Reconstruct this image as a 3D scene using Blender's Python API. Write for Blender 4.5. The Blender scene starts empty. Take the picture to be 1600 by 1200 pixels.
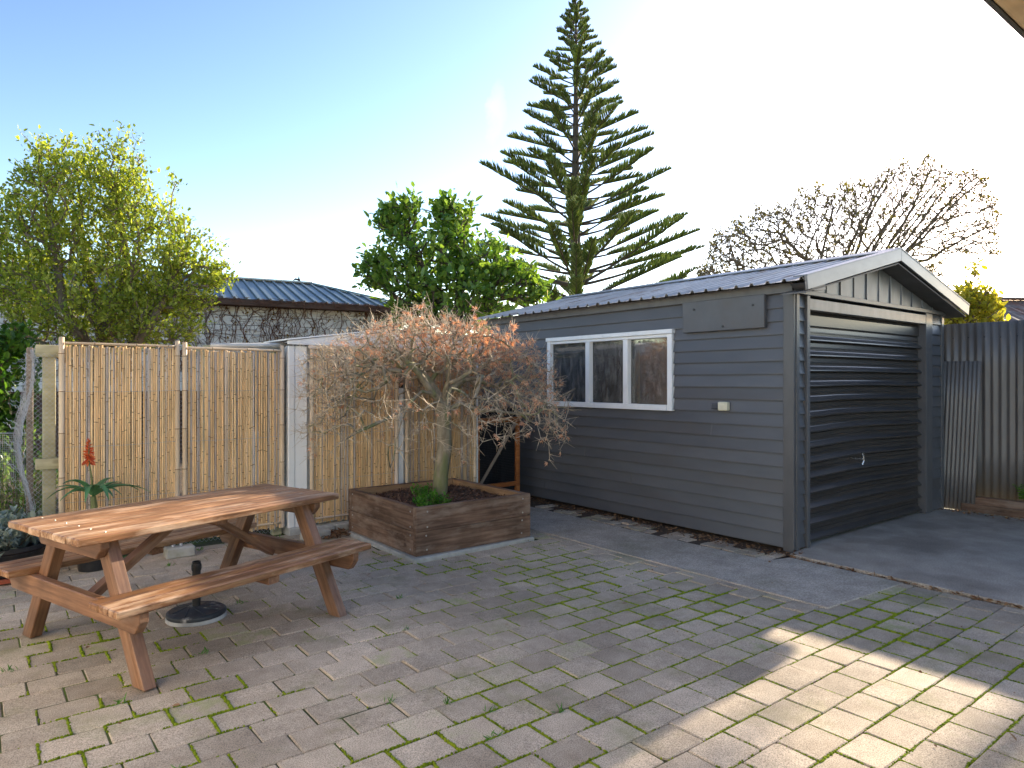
import bpy, bmesh, math, random
import numpy as np
from mathutils import Vector, Matrix, Euler
R = math.radians
scn = bpy.context.scene
col = scn.collection
random.seed(7)

# ---------------------------------------------------------------- camera, sky, sun, exposure
cam_d = bpy.data.cameras.new('camera'); cam = bpy.data.objects.new('camera', cam_d); col.objects.link(cam)
cam_d.sensor_width = 36; cam_d.lens = 24; cam_d.clip_end = 2000; cam_d.clip_start = .05
cam.location = (0, 0, 1.45); cam.rotation_euler = (R(90), 0, R(-38)); cam_d.shift_y = -4 / 1600
scn.camera = cam
SUN_EL, SUN_PHI = R(22.4), R(10)
SUN = Vector((math.cos(SUN_PHI) * math.cos(SUN_EL), math.sin(SUN_PHI) * math.cos(SUN_EL), math.sin(SUN_EL)))
world = bpy.data.worlds.new('World'); scn.world = world; world.use_nodes = True
wn, wl = world.node_tree.nodes, world.node_tree.links
wn.clear()
sky = wn.new('ShaderNodeTexSky'); sky.sky_type = 'NISHITA'; sky.sun_disc = False
sky.sun_elevation = SUN_EL; sky.sun_rotation = math.atan2(SUN.x, SUN.y)
sky.air_density = 1.0; sky.dust_density = .5; sky.ozone_density = 3.0
bg = wn.new('ShaderNodeBackground'); bg.inputs[1].default_value = .09
wo = wn.new('ShaderNodeOutputWorld')
gm = wn.new('ShaderNodeGamma'); gm.inputs[1].default_value = 1.5
wl.new(sky.outputs[0], gm.inputs[0]); tint = wn.new('ShaderNodeMix'); tint.data_type = 'RGBA'; tint.blend_type = 'MULTIPLY'; tint.inputs[0].default_value = 1; tint.inputs[7].default_value = (1.32, .97, .75, 1)   # white balance for open shade
wl.new(gm.outputs[0], tint.inputs[6]); 
# one faint wisp of cloud, a fixed direction in the sky
tcw = wn.new('ShaderNodeTexCoord')
def dotn(vec):
    d = wn.new('ShaderNodeVectorMath'); d.operation = 'DOT_PRODUCT'; wl.new(tcw.outputs['Generated'], d.inputs[0]); d.inputs[1].default_value = vec; return d.outputs['Value']
def mth(op, a, b=0.):
    m = wn.new('ShaderNodeMath'); m.operation = op
    for i, v in enumerate((a, b)):
        if isinstance(v, (int, float)): m.inputs[i].default_value = v
        else: wl.new(v, m.inputs[i])
    return m.outputs[0]
ca_, sa_ = math.cos(R(38)), math.sin(R(38))
right_v, fwd = Vector((ca_, -sa_, 0)), Vector((sa_, ca_, 0))
wd = (fwd + right_v * (-25 / 1066.7) + Vector((0, 0, 420 / 1066.7))).normalized(); wr = wd.cross(Vector((0, 0, 1))).normalized(); wu = wr.cross(wd)
wnz = wn.new('ShaderNodeTexNoise'); wnz.inputs['Scale'].default_value = 38; wnz.inputs['Detail'].default_value = 6; wnz.inputs['Roughness'].default_value = .65
wl.new(tcw.outputs['Generated'], wnz.inputs['Vector'])
shift = mth('MULTIPLY', mth('SUBTRACT', wnz.outputs[0], .5), .03)
ea = mth('DIVIDE', mth('ADD', mth('ADD', dotn(wr), shift), mth('MULTIPLY', dotn(wu), -.10)), .015); eb = mth('DIVIDE', dotn(wu), .044)
ell = mth('SUBTRACT', 1., mth('ADD', mth('MULTIPLY', ea, ea), mth('MULTIPLY', eb, eb)))
front = mth('GREATER_THAN', dotn(wd), .9); cm = mth('MULTIPLY', mth('MULTIPLY', mth('MAXIMUM', ell, 0.), front), mth('MULTIPLY', wnz.outputs[0], .75))
cl = wn.new('ShaderNodeMix'); cl.data_type = 'RGBA'; cl.inputs[7].default_value = (5.6, 5.8, 6.2, 1)
wl.new(cm, cl.inputs[0]); wl.new(tint.outputs[2], cl.inputs[6]); wl.new(cl.outputs[2], bg.inputs[0])
wl.new(bg.outputs[0], wo.inputs[0])
sun_d = bpy.data.lights.new('sun', 'SUN'); sun_d.energy = 5.0; sun_d.angle = R(.6); sun_d.color = (1, .86, .66)
sun = bpy.data.objects.new('sun', sun_d); col.objects.link(sun)
sun.rotation_euler = SUN.to_track_quat('Z', 'Y').to_euler(); sun.location = SUN * 40
scn.view_settings.view_transform = 'Standard'; scn.view_settings.look = 'None'
scn.view_settings.gamma = 1; scn.view_settings.use_curve_mapping = False
scn.view_settings.exposure = 1.32
scn.cycles.max_bounces = 8; scn.cycles.transparent_max_bounces = 12

CA, SA = math.cos(R(38)), math.sin(R(38))
def at(px, py, Y):
    """world point that stands at depth Y metres in front of the camera (used to lay out the trees)"""
    X = (px - 800) / 1066.7 * Y
    return Vector((CA * X + SA * Y, -SA * X + CA * Y, 1.45 - (py - 596) / 1066.7 * Y))

# ---------------------------------------------------------------- materials
def nodes(name):
    m = bpy.data.materials.new(name); m.use_nodes = True
    return m, m.node_tree.nodes, m.node_tree.links
def setc(b, rough=None, metal=None, spec=None):
    if rough is not None: b.inputs['Roughness'].default_value = rough
    if metal is not None: b.inputs['Metallic'].default_value = metal
    if spec is not None: b.inputs['Specular IOR Level'].default_value = spec
def rgba(c): return (c[0], c[1], c[2], 1)
def ramp(n, stops):
    r = n.new('ShaderNodeValToRGB'); e = r.color_ramp.elements
    while len(e) < len(stops): e.new(.5)
    for i, (p, c) in enumerate(stops):
        e[i].position = p; e[i].color = rgba(c) if not isinstance(c, (int, float)) else (c, c, c, 1)
    return r
def coords(n, l, stretch=(1, 1, 1), world_space=False, rnd=True):
    mp = n.new('ShaderNodeMapping'); mp.inputs['Scale'].default_value = stretch
    if world_space:
        g = n.new('ShaderNodeNewGeometry'); l.new(g.outputs['Position'], mp.inputs[0])
    else:
        t = n.new('ShaderNodeTexCoord')
        if rnd:
            oi = n.new('ShaderNodeObjectInfo'); mul = n.new('ShaderNodeMath'); mul.operation = 'MULTIPLY'
            mul.inputs[1].default_value = 57; l.new(oi.outputs['Random'], mul.inputs[0])
            ad = n.new('ShaderNodeVectorMath'); ad.operation = 'ADD'
            l.new(t.outputs['Object'], ad.inputs[0]); l.new(mul.outputs[0], ad.inputs[1]); l.new(ad.outputs[0], mp.inputs[0])
        else: l.new(t.outputs['Object'], mp.inputs[0])
    return mp
def noise(n, l, vec, scale, detail=4, rough=.55):
    t = n.new('ShaderNodeTexNoise'); t.inputs['Scale'].default_value = scale
    t.inputs['Detail'].default_value = detail; t.inputs['Roughness'].default_value = rough
    l.new(vec.outputs[0], t.inputs['Vector']); return t
def mixc(n, l, fac, a, b, mode='MIX'):
    m = n.new('ShaderNodeMix'); m.data_type = 'RGBA'; m.blend_type = mode
    for sock, v in ((m.inputs[0], fac), (m.inputs[6], a), (m.inputs[7], b)):
        if hasattr(v, 'outputs'): l.new(v.outputs[0], sock)
        elif hasattr(v, 'is_output'): l.new(v, sock)
        elif isinstance(v, (int, float)): sock.default_value = v
        else: sock.default_value = rgba(v)
    return m.outputs[2]
def objrand(n, l, lo, hi):
    oi = n.new('ShaderNodeObjectInfo'); mr = n.new('ShaderNodeMapRange')
    mr.inputs[3].default_value = lo; mr.inputs[4].default_value = hi
    l.new(oi.outputs['Random'], mr.inputs[0]); return mr
def bump(n, l, h, strength, dist, b):
    bp = n.new('ShaderNodeBump'); bp.inputs['Strength'].default_value = strength; bp.inputs['Distance'].default_value = dist
    l.new(h.outputs[0], bp.inputs['Height']); l.new(bp.outputs[0], b.inputs['Normal'])
def mk(name, c1, c2, scale=6, stretch=(1, 1, 1), rough=.75, bmp=.2, rand=.15, metal=0, spec=.4, world_space=False,
       c3=None, scale3=1.5, lo3=.55, hi3=.7, fine=0, bdist=.004):
    """two-tone noise colour, a third tone in larger patches, per-object brightness and relief"""
    m, n, l = nodes(name); b = n['Principled BSDF']; setc(b, rough, metal, spec)
    v = coords(n, l, stretch, world_space)
    t = noise(n, l, v, scale, 5)
    r = ramp(n, [(.3, c1), (.7, c2)]); l.new(t.outputs[0], r.inputs[0]); c = r.outputs[0]
    if c3 is not None:
        t3 = noise(n, l, v, scale3, 4, .6); r3 = ramp(n, [(lo3, 0.), (hi3, 1.)]); l.new(t3.outputs[0], r3.inputs[0])
        c = mixc(n, l, r3.outputs[0], c, c3)
    if fine:
        vf = coords(n, l, (1, 1, 1), world_space); tf = noise(n, l, vf, fine, 2, .6)
        rf = ramp(n, [(.3, .55), (.7, 1.35)]); l.new(tf.outputs[0], rf.inputs[0])
        c = mixc(n, l, 1., c, rf.outputs[0], 'MULTIPLY')
    if rand:
        k = objrand(n, l, 1 - rand, 1 + rand)
        c = mixc(n, l, 1., c, k.outputs[0], 'MULTIPLY')
    l.new(c, b.inputs['Base Color'])
    if bmp: bump(n, l, t, bmp, bdist, b)
    return m
def leafmat(name, c1, c2, rough=.45, trans=.35, spec=.4, tcol=None):
    m, n, l = nodes(name); b = n['Principled BSDF']; setc(b, rough, 0, spec)
    g = n.new('ShaderNodeNewGeometry')
    r = ramp(n, [(0, c1), (1, c2)]); l.new(g.outputs['Random Per Island'], r.inputs[0])
    l.new(r.outputs[0], b.inputs['Base Color'])
    tr = n.new('ShaderNodeBsdfTranslucent')
    l.new(mixc(n, l, 1., r.outputs[0], tcol or (1.5, 1.6, .6), 'MULTIPLY'), tr.inputs[0])
    mx = n.new('ShaderNodeMixShader'); mx.inputs[0].default_value = trans
    l.new(b.outputs[0], mx.inputs[1]); l.new(tr.outputs[0], mx.inputs[2]); l.new(mx.outputs[0], n['Material Output'].inputs[0])
    return m
def wood(name, dark, mid, light, rough=.6, grain=38, rand=.2, spec=.35, wear=None, knots=False):
    """grain runs along local X"""
    m, n, l = nodes(name); b = n['Principled BSDF']; setc(b, rough, 0, spec)
    v = coords(n, l, (1.1, 1, 1)); v2 = coords(n, l, (.06, 1, 1))
    t = noise(n, l, v2, grain, 6, .65); big = noise(n, l, v, 3.2, 3)
    r = ramp(n, [(.28, dark), (.5, mid), (.72, light)]); l.new(t.outputs[0], r.inputs[0])
    rb = ramp(n, [(.3, .62), (.7, 1.25)]); l.new(big.outputs[0], rb.inputs[0])
    c = mixc(n, l, 1., r.outputs[0], rb.outputs[0], 'MULTIPLY')
    if wear:
        tw = noise(n, l, coords(n, l, (.25, 1, 1)), 7, 5, .7); rw = ramp(n, [(.5, 0.), (.66, 1.)]); l.new(tw.outputs[0], rw.inputs[0])
        mw = n.new('ShaderNodeMath'); mw.operation = 'MULTIPLY'; mw.inputs[1].default_value = .8; l.new(rw.outputs[0], mw.inputs[0])
        c = mixc(n, l, mw.outputs[0], c, wear)
    if knots:
        vo = n.new('ShaderNodeTexVoronoi'); vo.inputs['Scale'].default_value = 2.6
        l.new(coords(n, l, (1, 1.6, 1.6)).outputs[0], vo.inputs['Vector'])
        rk = ramp(n, [(.05, 1.), (.12, 0.)]); l.new(vo.outputs['Distance'], rk.inputs[0])
        c = mixc(n, l, rk.outputs[0], c, tuple(x * .45 for x in dark))
    k = objrand(n, l, 1 - rand, 1 + rand); c = mixc(n, l, 1., c, k.outputs[0], 'MULTIPLY')
    l.new(c, b.inputs['Base Color']); bump(n, l, t, .35, .003, b)
    return m

M = {}
M['charcoal'] = mk('charcoal paint', (.082, .085, .093), (.104, .107, .116), 5, (1, .3, 1), .42, .08, .06, c3=(.088, .083, .082), scale3=1.3, fine=0)
M['charcoal_trim'] = mk('charcoal trim paint', (.085, .084, .086), (.115, .113, .114), 9, (1, 1, .3), .38, .1, .08)
M['gable'] = mk('pale gable paint', (.14, .14, .142), (.22, .22, .222), 7, (1, 1, .35), .4, .15, .1, metal=.15)  # gable and door header, paler than the wall paint
M['barge'] = mk('barge flashing', (.19, .19, .193), (.25, .25, .254), 8, (.4, 1, 1), .35, .05, .06, metal=.3)
M['soffit'] = mk('soffit board', (.10, .095, .09), (.14, .135, .13), 6, (1, 1, 1), .6, .1, .05)
M['roof'] = mk('roof steel', (.36, .345, .33), (.47, .45, .425), 8, (.5, 1, 1), .42, .1, .1, metal=.45, c3=(.20, .14, .10), scale3=3)
M['ridge'] = mk('ridge cap steel', (.14, .15, .17), (.17, .18, .20), 8, (1, .3, 1), .4, .05, .05, metal=.4)
M['door'] = mk('door steel', (.058, .053, .050), (.085, .078, .072), 5, (.25, 1, 2), .30, .12, .1, metal=.35, c3=(.085, .075, .068), scale3=4, lo3=.58, hi3=.75)
M['white'] = mk('white paint', (.74, .74, .72), (.82, .82, .81), 8, (1, 1, .3), .45, .08, .03, c3=(.62, .60, .55), scale3=5, lo3=.62, hi3=.8)
M['shedwhite'] = mk('white shed steel', (.72, .72, .70), (.80, .80, .79), 5, (1, 1, .25), .45, .05, .03, c3=(.60, .55, .47), scale3=3, lo3=.62, hi3=.85)
M['jamb'] = mk('raw timber reveal', (.34, .25, .16), (.46, .36, .25), 20, (1, 1, .1), .7, .2, .05)
M['ply'] = mk('dark stained plywood', (.105, .058, .043), (.165, .095, .072), 9, (1, 1, .15), .5, .1, .15)
M['fence_steel'] = mk('grey fence steel', (.15, .138, .127), (.19, .175, .161), 5, (1, 1, .25), .45, .06, .06, metal=.2, c3=(.10, .09, .082), scale3=2.2)
M['galv'] = mk('galvanised wire', (.34, .36, .39), (.46, .48, .51), 20, rough=.45, bmp=0, rand=.05, metal=.5)
M['zinc'] = mk('old roofing iron', (.42, .42, .39), (.60, .59, .55), 6, rough=.5, bmp=.1, rand=.05, metal=.3)
M['pine'] = wood('treated pine', (.36, .33, .19), (.46, .42, .26), (.55, .50, .34), .75, 30, .1, knots=True)
M['eave_pine'] = wood('knotty pine soffit', (.56, .36, .17), (.72, .50, .27), (.82, .62, .38), .55, 22, .1, knots=True)
M['table'] = wood('stained table timber', (.085, .036, .015), (.25, .115, .048), (.47, .275, .135), .42, 46, .2, .45, wear=(.60, .42, .28))
M['tableleg'] = wood('stained leg timber', (.095, .042, .022), (.19, .092, .047), (.30, .16, .085), .5, 40, .2, .4, wear=(.24, .15, .10))
M['planter'] = wood('weathered sleeper', (.062, .035, .024), (.145, .086, .056), (.25, .158, .105), .75, 34, .18, .25, wear=(.27, .20, .15), knots=True)
M['planter_in'] = wood('sleeper inner face', (.22, .12, .06), (.34, .20, .10), (.44, .28, .15), .7, 30, .1)
M['redwood'] = wood('orange stained pine', (.19, .062, .018), (.33, .115, .034), (.44, .18, .06), .5, 30, .12)
M['greywood'] = wood('grey brace timber', (.12, .09, .07), (.21, .17, .135), (.30, .25, .2), .75, 34, .1)
M['concrete'] = mk('path concrete', (.36, .305, .245), (.52, .455, .375), 5, rough=.85, bmp=.15, rand=0, spec=.3, world_space=True, c3=(.30, .262, .19), scale3=1.6, lo3=.5, hi3=.72, fine=120)
M['drive'] = mk('driveway concrete', (.31, .262, .208), (.45, .39, .318), 4, rough=.8, bmp=.15, rand=0, spec=.35, world_space=True, c3=(.235, .198, .158), scale3=1.3, lo3=.5, hi3=.7, fine=110)
M['block'] = mk('rough concrete', (.33, .32, .29), (.48, .47, .43), 16, rough=.9, bmp=.5, rand=.1, c3=(.25, .25, .19), scale3=4)
M['soil'] = mk('soil', (.055, .038, .026), (.11, .078, .052), 22, rough=.95, bmp=.6, rand=0)
M['bed'] = mk('joint sand and moss', (.045, .042, .022), (.085, .085, .032), 30, rough=1, bmp=.6, rand=0, world_space=True, c3=(.085, .13, .018), scale3=3, lo3=.45, hi3=.6)
M['ground'] = mk('lawn ground', (.05, .065, .02), (.10, .10, .04), 3, rough=1, bmp=.4, rand=0, world_space=True)
M['mulch'] = leafmat('bark mulch', (.06, .032, .022), (.24, .14, .095), .8, .05, .2)
M['litter'] = leafmat('leaf litter', (.10, .045, .02), (.34, .20, .11), .8, .1, .2)
M['black'] = mk('black plastic', (.014, .014, .016), (.026, .027, .030), 20, rough=.42, bmp=.05, rand=.05)
M['base_black'] = mk('worn black stone resin', (.022, .027, .035), (.05, .058, .07), 9, rough=.5, bmp=.15, rand=0, c3=(.30, .30, .30), scale3=12, lo3=.60, hi3=.72)
M['base_rim'] = mk('scuffed base skirt', (.20, .21, .22), (.5, .5, .49), 10, (1, 1, .4), .7, .2, 0)
M['terracotta'] = mk('red plastic saucer', (.33, .075, .04), (.42, .11, .06), 8, rough=.6, bmp=.05, rand=0)
M['chrome'] = mk('bright steel', (.6, .6, .6), (.75, .75, .75), 10, rough=.25, bmp=0, rand=0, metal=.9)
M['screw'] = mk('zinc screw', (.36, .34, .31), (.5, .48, .45), 20, rough=.4, bmp=0, rand=.1, metal=.7)
M['bolt_dark'] = mk('painted bolt', (.03, .03, .032), (.045, .045, .047), 20, rough=.5, bmp=0, rand=.1)
M['cream_box'] = mk('cream plastic', (.62, .58, .42), (.70, .66, .50), 10, rough=.4, bmp=0, rand=0)
M['grey_box'] = mk('grey plastic', (.05, .055, .065), (.07, .075, .085), 10, rough=.4, bmp=0, rand=0)
M['mesh_dark'] = mk('dark netting', (.012, .012, .014), (.024, .024, .028), 30, rough=.7, bmp=0, rand=0)
M['shade'] = mk('dark tarpaulin', (.012, .012, .013), (.022, .021, .022), 6, rough=.8, bmp=.1, rand=0)
M['bark_maple'] = mk('maple bark', (.17, .135, .085), (.33, .275, .19), 26, (1, 1, .35), .85, .6, 0, c3=(.16, .17, .07), scale3=6, lo3=.5, hi3=.66, bdist=.006)
M['twig_maple'] = mk('maple twig', (.36, .28, .19), (.60, .50, .37), 12, rough=.8, bmp=.1, rand=0)
M['bark'] = mk('grey brown bark', (.12, .09, .06), (.22, .17, .12), 16, (1, 1, .3), .9, .5, 0)
M['bark_dark'] = mk('dark bark', (.055, .043, .032), (.11, .088, .066), 12, (1, 1, .3), .9, .5, 0)
M['leaf_maple'] = leafmat('withered maple leaf', (.42, .21, .12), (.74, .48, .32), .8, .3, .2, (1.4, 1.0, .7))
M['leaf_left'] = leafmat('small olive leaf', (.13, .19, .03), (.44, .45, .09), .45, .5)
M['leaf_karaka'] = leafmat('glossy broad leaf', (.06, .145, .026), (.24, .35, .07), .28, .42, .5, (1.35, 1.4, .55))
M['leaf_hedge'] = leafmat('hedge leaf', (.030, .085, .014), (.10, .20, .03), .4, .35)
M['leaf_yellow'] = leafmat('yellow green leaf', (.22, .22, .03), (.50, .40, .06), .5, .5)
M['leaf_bare'] = leafmat('sparse brown olive leaf', (.07, .06, .018), (.20, .16, .05), .6, .35)
M['pine_needle'] = leafmat('pine branchlet', (.12, .18, .065), (.30, .34, .14), .6, .5, .3)
M['leaf_sage'] = leafmat('grey sage leaf', (.15, .19, .15), (.36, .41, .36), .8, .2, .2, (1.1, 1.2, .9))
M['leaf_green'] = leafmat('fresh green leaf', (.035, .14, .012), (.13, .30, .035), .45, .35)
M['moss'] = leafmat('moss', (.10, .15, .010), (.26, .32, .022), .95, .12, .1)
M['aloe'] = mk('aloe leaf', (.055, .16, .055), (.10, .24, .10), 9, rough=.42, bmp=.05, rand=.1)
M['aloe_red'] = leafmat('aloe floret', (.55, .055, .02), (.75, .22, .06), .5, .25, .4, (1.2, .8, .5))
M['aloe_stalk'] = mk('aloe stalk', (.10, .13, .04), (.16, .17, .06), 9, rough=.5, bmp=0, rand=0)
M['vine'] = mk('bare vine', (.075, .035, .024), (.17, .085, .055), 12, rough=.85, bmp=.1, rand=0)
M['leaf_vine'] = leafmat('vine leaf', (.12, .04, .015), (.26, .17, .04), .6, .3)
M['bluesteel'] = mk('blue grey ribbed roof', (.105, .135, .14), (.135, .17, .172), 5, (1, .3, 1), .4, .05, .06, metal=.3)
M['gutter'] = mk('brown rusted gutter', (.06, .035, .026), (.12, .07, .05), 10, (.4, 1, 1), .75, .3, .05)
M['wallblock'] = mk('white painted block', (.62, .61, .58), (.74, .73, .71), 9, rough=.85, bmp=.25, rand=.05, c3=(.45, .42, .37), scale3=2)
M['rust'] = mk('rusty roofing iron', (.17, .11, .09), (.30, .24, .21), 4, (1, 1, 1), .7, .15, .08, c3=(.24, .10, .06), scale3=1.4, lo3=.48, hi3=.62)
M['pinkwall'] = mk('pale pink render', (.55, .44, .37), (.62, .50, .43), 4, rough=.85, bmp=.1, rand=0)
M['bird'] = mk('dark bird', (.02, .02, .022), (.04, .038, .036), 30, rough=.7, bmp=0, rand=0)

def glass_mat():
    m, n, l = nodes('dusty window glass'); n.remove(n['Principled BSDF'])
    tr = n.new('ShaderNodeBsdfTransparent'); tr.inputs[0].default_value = (.93, .95, .94, 1)
    gl = n.new('ShaderNodeBsdfGlossy'); gl.inputs['Roughness'].default_value = .03
    fr = n.new('ShaderNodeFresnel'); fr.inputs[0].default_value = 1.5
    mx = n.new('ShaderNodeMixShader'); l.new(fr.outputs[0], mx.inputs[0]); l.new(tr.outputs[0], mx.inputs[1]); l.new(gl.outputs[0], mx.inputs[2])
    df = n.new('ShaderNodeBsdfDiffuse'); df.inputs[0].default_value = (.62, .60, .58, 1)
    t = noise(n, l, coords(n, l, (1, 1, .22)), 26, 5, .7); r = ramp(n, [(.45, .03), (.8, .22)]); l.new(t.outputs[0], r.inputs[0])
    m2 = n.new('ShaderNodeMixShader'); l.new(r.outputs[0], m2.inputs[0]); l.new(mx.outputs[0], m2.inputs[1]); l.new(df.outputs[0], m2.inputs[2])
    l.new(m2.outputs[0], n['Material Output'].inputs[0]); return m
M['glass'] = glass_mat()

def paver_mat():
    m, n, l = nodes('worn concrete paver'); b = n['Principled BSDF']; setc(b, .85, 0, .3)
    vo = coords(n, l); w = coords(n, l, world_space=True)
    fine = noise(n, l, w, 210, 2, .7); mid = noise(n, l, vo, 9, 5, .65); big = noise(n, l, w, .9, 4, .6); gr = noise(n, l, w, 1.7, 6, .7)
    r = ramp(n, [(.3, (.42, .338, .250)), (.7, (.57, .470, .358))]); l.new(mid.outputs[0], r.inputs[0])
    rf = ramp(n, [(.34, .45), (.5, 1.0), (.72, 1.4)]); l.new(fine.outputs[0], rf.inputs[0])
    c = mixc(n, l, 1., r.outputs[0], rf.outputs[0], 'MULTIPLY')
    rb = ramp(n, [(.35, .72), (.65, 1.12)]); l.new(big.outputs[0], rb.inputs[0]); c = mixc(n, l, 1., c, rb.outputs[0], 'MULTIPLY')
    rg = ramp(n, [(.54, 0.), (.72, .55)]); l.new(gr.outputs[0], rg.inputs[0]); c = mixc(n, l, rg.outputs[0], c, (.19, .205, .07))
    # a few stones carry more algae than their neighbours
    oi = n.new('ShaderNodeObjectInfo'); ro = ramp(n, [(.93, 0.), (.99, 1.)]); l.new(oi.outputs['Random'], ro.inputs[0])
    rm = ramp(n, [(.45, 0.), (.6, .6)]); l.new(mid.outputs[0], rm.inputs[0])
    c = mixc(n, l, mixc(n, l, 1., ro.outputs[0], rm.outputs[0], 'MULTIPLY'), c, (.19, .235, .05))
    k = objrand(n, l, .8, 1.16); c = mixc(n, l, 1., c, k.outputs[0], 'MULTIPLY')
    l.new(c, b.inputs['Base Color']); bump(n, l, fine, .5, .003, b); return m
M['paver'] = paver_mat()

def bamboo_mat(name, tone=1.0):
    m, n, l = nodes(name); b = n['Principled BSDF']; setc(b, .45, 0, .4)
    oi = n.new('ShaderNodeObjectInfo')
    r = ramp(n, [(0, (.69, .43, .20)), (.3, (.80, .56, .29)), (.55, (.73, .46, .22)), (.78, (.82, .61, .35)), (.87, (.52, .42, .34)), (1, (.44, .38, .33))])
    l.new(oi.outputs['Random'], r.inputs[0])
    t = noise(n, l, coords(n, l, (1, 1, .12)), 30, 4, .6); rt = ramp(n, [(.3, .68 * tone), (.7, 1.18 * tone)]); l.new(t.outputs[0], rt.inputs[0])
    l.new(mixc(n, l, 1., r.outputs[0], rt.outputs[0], 'MULTIPLY'), b.inputs['Base Color']); return m
M['bamboo'] = bamboo_mat('bamboo cane'); M['bamboo_dark'] = bamboo_mat('darker bamboo cane', .72)  # second material is the same cane colours, darker
M['bamboo_node'] = mk('bamboo node', (.13, .075, .035), (.22, .13, .06), 40, rough=.6, bmp=0, rand=.2)
M['bamboo_post'] = mk('thick bamboo pole', (.50, .36, .22), (.66, .52, .36), 10, (1, 1, .15), .45, .05, .12, c3=(.62, .54, .48), scale3=3)

# ---------------------------------------------------------------- mesh helpers
def link(o, parent=None):
    col.objects.link(o)
    if parent is not None: o.parent = parent
    return o
def thing(name, label, cat, loc=(0, 0, 0), rotz=0, group=None):
    o = bpy.data.objects.new(name, None); o.empty_display_size = .1
    o.location = loc; o.rotation_euler = (0, 0, rotz); link(o); tag(o, label, cat, group); return o
def tag(o, label=None, cat=None, group=None, kind=None):
    if label: o['label'] = label
    if cat: o['category'] = cat
    if group: o['group'] = group
    if kind: o['kind'] = kind
    return o
def mesh_np(name, verts, faces, mats, smooth=False, midx=None):
    """faces: array (n, k) of equal-sided polygons"""
    verts = np.asarray(verts, dtype=np.float32); faces = np.asarray(faces, dtype=np.int32)
    me = bpy.data.meshes.new(name); n, k = faces.shape
    me.vertices.add(len(verts)); me.vertices.foreach_set('co', verts.ravel())
    me.loops.add(n * k); me.loops.foreach_set('vertex_index', faces.ravel())
    me.polygons.add(n); me.polygons.foreach_set('loop_start', np.arange(0, n * k, k, dtype=np.int32))
    me.polygons.foreach_set('loop_total', np.full(n, k, dtype=np.int32))
    if smooth: me.polygons.foreach_set('use_smooth', np.ones(n, dtype=bool))
    if midx is not None: me.polygons.foreach_set('material_index', np.asarray(midx, dtype=np.int32))
    for m in (mats if isinstance(mats, (list, tuple)) else [mats]): me.materials.append(m)
    me.update(calc_edges=True); me.validate(); return me
def obj(name, me, parent=None, loc=(0, 0, 0), rot=(0, 0, 0), kind=None):
    o = bpy.data.objects.new(name, me); o.location = loc; o.rotation_euler = rot
    if kind: o['kind'] = kind
    return link(o, parent)
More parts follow.
